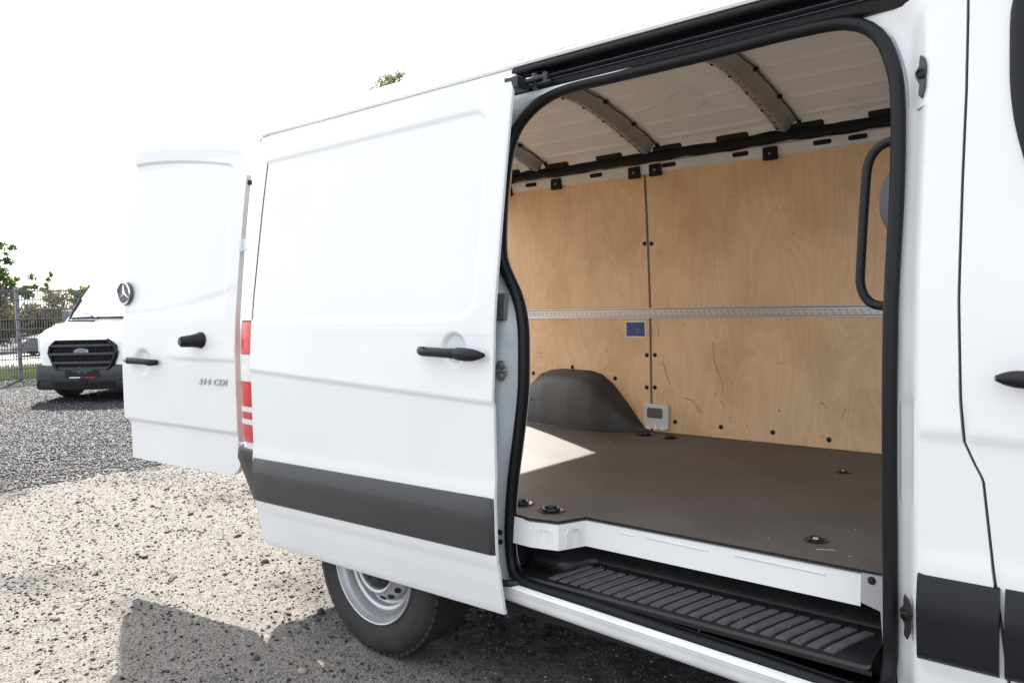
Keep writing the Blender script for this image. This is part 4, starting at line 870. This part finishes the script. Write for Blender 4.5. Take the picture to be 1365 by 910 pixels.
# side windows & windscreen (slightly proud)
b = MB(); b.solid(lambda u, v: (-.95 - .93 * v, u * (.80 - .17 * v), 1.262 + .90 * v), lin(-1, 1, 9), lin(0, 1, 6), lambda p: p + Vector((.03, 0, .03)))
for i, v_ in enumerate(b.v): b.v[i] = (v_[0] - .10 * (v_[1] / .8) ** 2, v_[1], v_[2])
b.build('windscreen', 'wscreen', pv)
for sg in (1, -1):
    b = MB(); b.solid(lambda x, z: (x, sg * (half_w(x, z) + .004), z), lin(-2.5, -1.55, 5), lin(1.35, 1.95, 5), lambda p: p - Vector((0, sg * .01, 0))); b.v = [(x - .35 * (z - 1.35) / .6 * (1 if x > -2 else 0), y, z) for x, y, z in b.v]; b.build('side_window', 'glass', pv)
    b = MB(); b.tube([(-1.25, sg * .90, 1.30), (-1.22, sg * 1.00, 1.33)], .03, 8); b.box(-1.27, -1.16, sg * .97, sg * 1.10, 1.22, 1.40); b.build('wing_mirror', mat('mirror_grey', (.10, .105, .12), .5), pv, bevel=.02)
    b = MB(); b.tube([(-.98, sg * .84, 1.24), (-1.10, sg * .865, 1.36), (-1.3, sg * .85, 1.58)], .028, 6); b.build('pillar_trim', 'plastic2', pv)
    b = MB(); b.solid(lambda t, u: (lambda x, z: (x + .012, sg * (half_w(x, z) + .012), z))(-.10 - .42 * t, (.78 + .16 * t) + u * (.20 - .08 * t)), lin(0, 1, 9), lin(0, 1, 4), lambda p: p - Vector((0, sg * .03, 0))); b.build('headlight', mat('headlight_lens', (.62, .65, .68), .3), pv)
    b = MB(); T = [(.19, .02), (.20, 0), (.27, -.01), (.325, .01), (.345, .05), (.345, .18), (.32, .22), (.20, .22)]; b.lathe(T, (-.92, sg * .96, .343), (0, -sg, 0), 40); wh = b.build('wheel', 'tyre', pv)
    b = MB(); b.lathe([(.20, .01), (.19, .03), (.15, .05), (.06, .03), (0, .02)], (-.92, sg * .96, .343), (0, -sg, 0), 24); b.build('rim', 'steel', wh)
    b = MB(); b.lathe(T, (-4.2, sg * .96, .343), (0, -sg, 0), 40); wh = b.build('wheel', 'tyre', pv)
    b = MB(); b.lathe([(.20, .01), (.19, .03), (.15, .05), (.06, .03), (0, .02)], (-4.2, sg * .96, .343), (0, -sg, 0), 24); b.build('rim', 'steel', wh)
# bumper wrapping round
def bmp(u, k):
    y = u; a = abs(u); x = .04 - .10 * (a / 1.0) ** 2 - .50 * max(0, (a - .72) / .28) ** 2.0; zt = .58 + .03 * sstep(.55, .75, a)
    pr = [(-.10, .20), (-.02, .205), (.0, .225), (.015, .30), (.03, .40), (.035, .50), (.015, zt - .02), (-.02, zt), (-.12, zt)]; dx, z = pr[k]; return (x + dx, y, z)
b = MB(); b.grid(bmp, sorted(set(lin(-1, 1, 41))), range(9)); bu = b.build('front_bumper', 'plastic', pv, angle=35)
b = MB(); b.solid(lambda u, z: (bmp(u, 3)[0] + .004, u, z), lin(-.50, .50, 9), [.255, .345], lambda p: p + Vector((.006, 0, 0))); b.build('lower_intake', 'dark', bu)
for z in (.285, .315): b = MB(); b.tube([(bmp(u, 3)[0] + .02, u, z) for u in lin(-.5, .5, 9)], .007, 6); b.build('intake_bar', 'plastic2', bu)
for sg in (1, -1):
    b = MB(); b.tube([(bmp(u, 3)[0] + .012, sg * u, z) for u, z in ((.52, .36), (.60, .375), (.70, .36), (.76, .30), (.76, .23))], .012, 6); b.build('fog_surround', 'plastic', bu)
# plate holder
b = MB(); b.box(.055, .072, -.27, .27, .40, .51); ph = b.build('number_plate_holder', 'black', bu, bevel=.004)
b = MB(); b.box(.072, .076, -.20, -.03, .386, .400); b.build('plate_strip', 'stickw', bu)
b = MB(); b.box(.072, .076, .03, .20, .386, .400); b.build('plate_strip', 'red', bu)
b = MB(); b.box(.072, .077, -.03, .02, .386, .400); b.build('plate_strip', 'blue', bu)
b = MB(); b.box(.050, .075, -.075, .075, .28, .385); b.build('sensor_box', 'plastic2', bu, bevel=.006)
for i in range(5): b = MB(); y = -.2 + .1 * i; b.box(.0725, .075, y - .022, y + .022, .43, .48); b.build('plate_emboss', 'plastic2', bu)
# grille: hexagonal frame, bars, dark back, oval badge
gx = lambda y: .070 - .05 * (abs(y) / .6) ** 2
hexp = [(-.56, .76), (-.47, .55), (-.42, .495), (.42, .495), (.47, .55), (.56, .76), (.53, .86), (.41, .965), (-.41, .965), (-.53, .86)]
def gpoly(sc): return [(y * sc, .735 + (z - .735) * sc) for y, z in hexp]
b = MB()
outer, inner = gpoly(1.0), gpoly(.90); n_ = len(hexp)
rnd = []
for (y, z) in outer: rnd.append((gx(y), y, z))
for (y, z) in gpoly(.95): rnd.append((gx(y) + .03, y, z))
for (y, z) in inner: rnd.append((gx(y) + .018, y, z))
for (y, z) in inner: rnd.append((gx(y) - .03, y, z))
f = []
for rr_ in range(3):
    for i in range(n_): f.append((rr_ * n_ + i, rr_ * n_ + (i + 1) % n_, (rr_ + 1) * n_ + (i + 1) % n_, (rr_ + 1) * n_ + i))
b.add(rnd, f); gr = b.build('grille', 'plastic2', pv, angle=25)
b = MB(); b.add([(gx(0) - .035, 0, .735)] + [(gx(y) - .03, y, z) for y, z in outer], [(0, i + 1, (i + 1) % n_ + 1) for i in range(n_)]); b.build('grille_back', 'dark', gr)
for z, wd in ((.865, .47), (.74, .51), (.61, .45)):
    b = MB(); b.tube([(gx(y) + .012, y, z) for y in lin(-wd, wd, 13)], .024, 8, r2=.016, upv=(1, 0, 0)); b.build('grille_bar', 'plastic', gr)
for z in (.675, .80, .92, .55):
    b = MB(); b.tube([(gx(y) - .005, y, z) for y in lin(-.42, .42, 9)], .008, 6); b.build('grille_slat', 'plastic2', gr)
for y in lin(-.42, .42, 9):
    b = MB(); b.tube([(gx(y) - .008, y, .53), (gx(y) - .008, y, .94)], .007, 6); b.build('grille_divider', 'plastic2', gr)
def oval(mb, a, c, x0, x1, n=32):
    ring = [(a * math.cos(t), c * math.sin(t)) for t in lin(0, 2 * PI, n + 1)[:-1]]; mb.prism(ring, lambda y, z: (x0, y, .775 + z), lambda y, z: (x1, y, .775 + z))
b = MB(); oval(b, .115, .052, .04, .075); bg_ = b.build('oval_badge', 'chrome', gr, bevel=.004)
b = MB(); oval(b, .103, .042, .0752, .079); b.build('badge_field', mat('badge_blue', (.10, .13, .20), .3), gr)
text_mesh('Ford', .085, 'chrome', Matrix(((0, 0, 1, .080), (1, 0, 0, 0), (0, 1, 0, .778), (0, 0, 0, 1))), gr, .002, 'badge_lettering', .3, 1.15)
for ya, yb in ((-.80, -.35), (.35, .80)):
    b = MB(); b.tube([(-.86, ya, 1.225), (-.855, (ya + yb) / 2, 1.228), (-.86, yb, 1.226)], .014, 6); b.build('bonnet_vent', 'plastic2', pv)
b = MB(); b.tube([(-.965, -.80, 1.272), (-.94, 0, 1.275), (-.965, .80, 1.272)], .018, 6); b.build('wiper_cowl', 'black', pv)
for y0, y1 in ((-.35, -.75), (.45, .0)):
    b = MB(); b.tube([(-.93, y0, 1.285), (-1.0, (y0 + y1) / 2, 1.345), (-1.06, y1, 1.40)], .010, 6); b.tube([(-.90, y0, 1.27), (-.97, y0 - .12, 1.315)], .014, 6); b.build('wiper', 'black', pv)

# ================================================================== FENCE
fence = thing('mesh_fence', (-17.5, 3.83, 0), 'anthracite double wire mesh fence behind the parked white van', 'fence')
FXc = -17.5
posts = [-1.17, 1.33, 3.83, 6.33, 8.83, 11.33]
for y in posts:
    b = MB(); b.box(FXc - .03, FXc + .03, y - .035, y + .035, 0, 1.90); b.build('post', 'post', fence, bevel=.006)
    b = MB(); b.box(FXc - .033, FXc + .033, y - .038, y + .038, 1.90, 1.915); b.build('post_cap', 'black', fence)
for a, c in zip(posts[:-1], posts[1:]):
    for k in range(10):
        z = .05 + k * .2 - (.0 if k < 9 else .02)
        b = MB(); b.tube([(FXc + .045, a, z), (FXc + .045, c, z)], .011, 5); b.tube([(FXc + .062, a, z), (FXc + .062, c, z)], .011, 5); b.build('horizontal_wire', 'fence', fence)
    b = MB()
    for i in range(int((c - a) / .05)):
        y = a + .02 + i * .05; b.tube([(FXc + .0515, y, .03), (FXc + .0515, y, 1.87)], .0085, 4, caps=False)
    o = b.build('vertical_wires', 'fence', fence); o['kind'] = 'stuff'

# ================================================================== CARS BEHIND THE FENCE
def car(name, x, y, rz, paint, label, prof, roof, L_=4.3, Wd=1.76):
    """prof/roof: side silhouette; long axis along local x, nose at +x"""
    t = thing(name, (x, y, 0), label, 'car', 'cars parked beyond the fence', rz, local=True)
    b = MB(); lo = [(p[0], .22) for p in prof]
    def bf(k, j):
        px_, pz = prof[k]; e = min(1, (L_ / 2 - abs(px_)) / .35 + .0); hw = Wd / 2 * (.80 + .20 * math.sqrt(max(0, min(1, e)))); 
        q = [(-1, .22), (-1, .5), (-1.0, pz - .12), (-.95, pz - .03), (-.8, pz), (0, pz + .02), (.8, pz), (.95, pz - .03), (1.0, pz - .12), (1, .5), (1, .22)][j]; return (px_, hw * q[0], q[1])
    b.grid(bf, range(len(prof)), range(11)); m_ = len(prof); b.f.append(tuple(range(11))); b.f.append(tuple((m_ - 1) * 11 + j for j in range(11))); bo = b.build('body', paint, t, angle=35)
    b = MB()
    def gf(k, j):
        px_, pz = roof[k]; zb = interp(px_, [p[0] for p in prof], [p[1] for p in prof]); h = pz - zb
        q = [(-.93, -.02), (-.88, .4), (-.74, .93), (-.66, 1), (0, 1.03), (.66, 1), (.74, .93), (.88, .4), (.93, -.02)][j]; return (px_, Wd / 2 * q[0], zb + max(h, 0) * q[1])
    b.grid(gf, range(len(roof)), range(9)); b.build('cabin_glass', 'glass', t, angle=35)
    b = MB(); b.solid(lambda k, u: (roof[k][0], Wd / 2 * .70 * u, roof[k][1] + .02), range(2, len(roof) - 2), lin(-1, 1, 7), lambda p: p + Vector((0, 0, -.03))); b.build('roof', paint, t)
    for sg in (1, -1):
        for k in (1, len(roof) // 2, len(roof) - 2):
            px_, pz = roof[k]; zb = interp(px_, [p[0] for p in prof], [p[1] for p in prof]); b = MB(); k2 = k + (1 if k == 1 else (-1 if k == len(roof) - 2 else 0)); b.tube([(px_ + (.25 if k == 1 else (-.2 if k > 3 else 0)) * (1 if prof[0][0] > 0 else -1) * 0, sg * Wd / 2 * .925, zb), (roof[k2][0], sg * Wd / 2 * .71, roof[k2][1])], .035, 6); b.build('roof_pillar', paint, t)
        for wx in (-1.28, 1.33):
            b = MB(); b.lathe([(.0, .02), (.19, .0), (.21, -.012), (.28, -.015), (.31, .0), (.315, .05), (.315, .2)], (wx, sg * (Wd / 2 - .0), .315), (0, -sg, 0), 28); wh = b.build('wheel', 'tyre', t)
            b = MB(); b.lathe([(.20, -.016), (.15, -.004), (.05, -.014), (0, -.016)], (wx, sg * (Wd / 2), .315), (0, -sg, 0), 20); b.build('rim', 'steel', wh)
        b = MB(); b.box(L_ / 2 - .20, L_ / 2 - .03, sg * .48, sg * .76, .60, .72); b.build('headlight', 'clear', t, bevel=.02)
        b = MB(); b.box(-L_ / 2 + .02, -L_ / 2 + .14, sg * .50, sg * .78, .66, .84); b.build('rear_light', 'red', t, bevel=.02)
        b = MB(); b.box(.68, .82, sg * .88, sg * 1.02, .93, 1.05); b.build('door_mirror', paint, t, bevel=.02)
    b = MB(); b.box(L_ / 2 - .05, L_ / 2 + .015, -.26, .26, .42, .53); b.build('number_plate', 'stickw', t)
    return t
hb = [(-2.15, .62), (-2.08, .88), (-1.6, .93), (0, .93), (.9, .92), (1.3, .86), (1.8, .76), (2.1, .66), (2.15, .5)]
hr = [(-2.0, .93), (-1.75, 1.28), (-1.3, 1.43), (-.6, 1.47), (.1, 1.44), (.45, 1.32), (1.0, .93)]
c1 = car('parked_car', -37.4, 6.9, R(92), mat('car_dark_green', (.03, .04, .042), .3, coat=.8), 'dark green hatchback at the left edge behind the wire fence', hb, hr)
c2 = car('parked_car', -36.6, 12.0, R(268), mat('car_black', (.012, .013, .016), .3, coat=.8), 'black car parked beyond the fence beside the white van', hb, hr)
for c_ in (c1, c2): c_.location.z = -.40

# ================================================================== TREES AND HEDGE
def leaf_mat(name, a, c):
    m = mat(name, a, .6, c2=c, vscale=1.3, detail=6); m.node_tree.nodes['Principled BSDF'].inputs['Subsurface Weight'].default_value = 0
    n = m.node_tree.nodes; l = m.node_tree.links; b_ = n['Principled BSDF']; tr = n.new('ShaderNodeBsdfTranslucent'); ms = n.new('ShaderNodeMixShader'); ms.inputs[0].default_value = .35
    src = b_.inputs['Base Color'].links[0].from_socket; l.new(src, tr.inputs[0]); l.new(b_.outputs[0], ms.inputs[1]); l.new(tr.outputs[0], ms.inputs[2]); l.new(ms.outputs[0], n['Material Output'].inputs[0]); return m
def leaves(clumps, n, size):
    """clumps: (x,y,z,rx,ry,rz,weight)"""
    cl = np.array(clumps, float); wts = cl[:, 6] / cl[:, 6].sum(); idx = rng.choice(len(cl), n, p=wts); c = cl[idx]
    d = rng.normal(size=(n, 3)); d /= np.linalg.norm(d, axis=1)[:, None]; r = rng.random(n) ** .45
    P = c[:, :3] + d * r[:, None] * c[:, 3:6]
    a = rng.normal(size=(n, 3)); a /= np.linalg.norm(a, axis=1)[:, None]; b_ = rng.normal(size=(n, 3)); b_ = np.cross(a, b_); b_ /= np.linalg.norm(b_, axis=1)[:, None]
    s = size * rng.uniform(.6, 1.4, (n, 1)); V = np.stack([P - a * s, P + b_ * s * .5, P + a * s, P - b_ * s * .5], 1).reshape(-1, 3)
    return V.tolist(), np.arange(4 * n).reshape(-1, 4).tolist()
def tree(name, base, h, clumps, n, size, lm, label, cat='tree', group=None, trunk_r=.15, limbs=True):
    t = thing(name, base, label, cat, group)
    b = MB(); bx, by, _ = base; top = (bx, by, h * .8)
    pts = [(bx + .06 * math.sin(i), by + .06 * math.cos(i * 1.3), h * .8 * i / 7) for i in range(8)]; b.tube(pts, [trunk_r * (1 - .11 * i) for i in range(8)], 8, upv=(1, 0, 0))
    if limbs:
        for c in clumps:
            z0 = min(c[2] * .6, h * .7); b.tube([(bx, by, z0), ((bx + c[0]) / 2, (by + c[1]) / 2, (z0 + c[2]) / 2 + .1), (c[0], c[1], c[2])], [trunk_r * .4, trunk_r * .25, trunk_r * .08], 6, upv=(1, 0, 0))
    b.build('trunk', mat('bark', (.09, .07, .05), .9, var=.3, vscale=6), t)
    b = MB(); v, f = leaves(clumps, n, size); b.add(v, f); b.build('crown', lm, t, smooth=False); return t
def blob(cx, cy, cz, r, n, sc=(1, 1, 1), small=.38):
    out = []
    for i in range(n):
        d = rng.normal(size=3); d /= np.linalg.norm(d); q = rng.random() ** .5 * r; k = rng.uniform(.7, 1.3) * r * small
        out.append((cx + d[0] * q * sc[0], cy + d[1] * q * sc[1], max(.2, cz + d[2] * q * sc[2]), k, k, k * .75, k ** 2))
    return out
G1 = leaf_mat('leaves_green', (.035, .075, .015), (.11, .17, .04)); G2 = leaf_mat('leaves_olive', (.10, .095, .035), (.23, .19, .075)); G3 = leaf_mat('leaves_light', (.10, .15, .04), (.24, .28, .09))
TX = -41.5
cl = blob(TX, 11.0, 4.35, .50, 8, (1, 1, 1), .30) + blob(TX, 10.7, 3.5, .65, 9, (1, 1, 1), .3) + blob(TX, 11.6, 2.95, .55, 8, (1, 1.3, .7), .33) + blob(TX, 12.1, 2.55, .5, 6, (1, 1.3, .6), .35) + blob(TX, 7.6, 2.6, 2.2, 24) + blob(TX, 9.9, 2.75, 1.1, 14, (.9, 1.3, .7)) + blob(TX, 10.1, 4.1, .8, 10, (1, 1, 1.5), .26) + blob(TX, 11.4, 2.4, .8, 9, (1, 1.5, .6)) + blob(TX, 8.4, 4.8, 1.2, 8, (1, 1, 1), .28)
tree('broadleaf_tree', (TX, 8.8, -.42), 5.2, cl, 20000, .095, G1, 'leafy green tree above the fence at the left edge')
for i, (y, z, r, lab) in enumerate([(10.9, 1.05, 1.35, 'olive brown shrub behind the fence, left of three'), (13.1, 1.0, 1.4, 'olive shrub behind the fence, middle of three'), (15.3, .95, 1.4, 'olive shrub behind the fence, right of three')]):
    tree('shrub', (TX - 1 + .3 * i, y, -.42), 2.4, blob(TX - 1 + .3 * i, y, z, r, 34, (.7, 1.0, 1.0)), 11000, .075, G2, lab, 'shrub', 'olive shrubs along the far side of the road', .05)
tree('sapling', (TX, 13.0, -.42), 3.6, [(TX, 13.02, 3.25, .06, .12, .16, 1), (TX, 12.90, 3.0, .08, .12, .14, 1), (TX, 12.80, 2.75, .1, .1, .12, 1), (TX, 12.84, 2.5, .1, .1, .24, 1), (TX, 12.4, 2.65, .06, .06, .08, .3)], 300, .06, G1, 'thin sapling poking above the fence beside the shrubs', 'tree', None, .03, False)
tree('bush', (TX + .6, 14.3, -.42), 2.6, blob(TX + .6, 14.3, 2.45, .5, 9, (1, 1.5, .7)) + blob(TX + .6, 14.3, 1.7, .8, 8), 2600, .07, G3, 'light green bush top beside the parked van windscreen', 'bush', None, .05)
G4 = leaf_mat('leaves_hazed', (.20, .24, .13), (.34, .36, .25))  # bright haze round the far tree tip is put into the leaf colour
tree('tall_tree', (-29.2, 24, 0), 12.2, [(-29.2, 24, 12.1, .55, .55, .5, 1), (-28.7, 24.2, 12.3, .45, .4, .35, .6), (-29.8, 24, 11.75, .6, .6, .45, 1), (-28.9, 24, 11.4, 1.2, 1.2, .7, 2.5), (-29.2, 24, 10.6, 1.7, 1.7, .9, 4), (-29.2, 24, 9.4, 2.0, 2.0, 1.1, 6), (-29.2, 24, 8.0, 2.1, 2.1, 1.2, 6), (-29.2, 24, 6.5, 1.9, 1.9, 1.2, 4), (-28.3, 24.2, 12.45, .3, .3, .22, .2)], 9000, .085, G4, 'tall tree whose tip shows above the van roof', 'tree', None, .28)
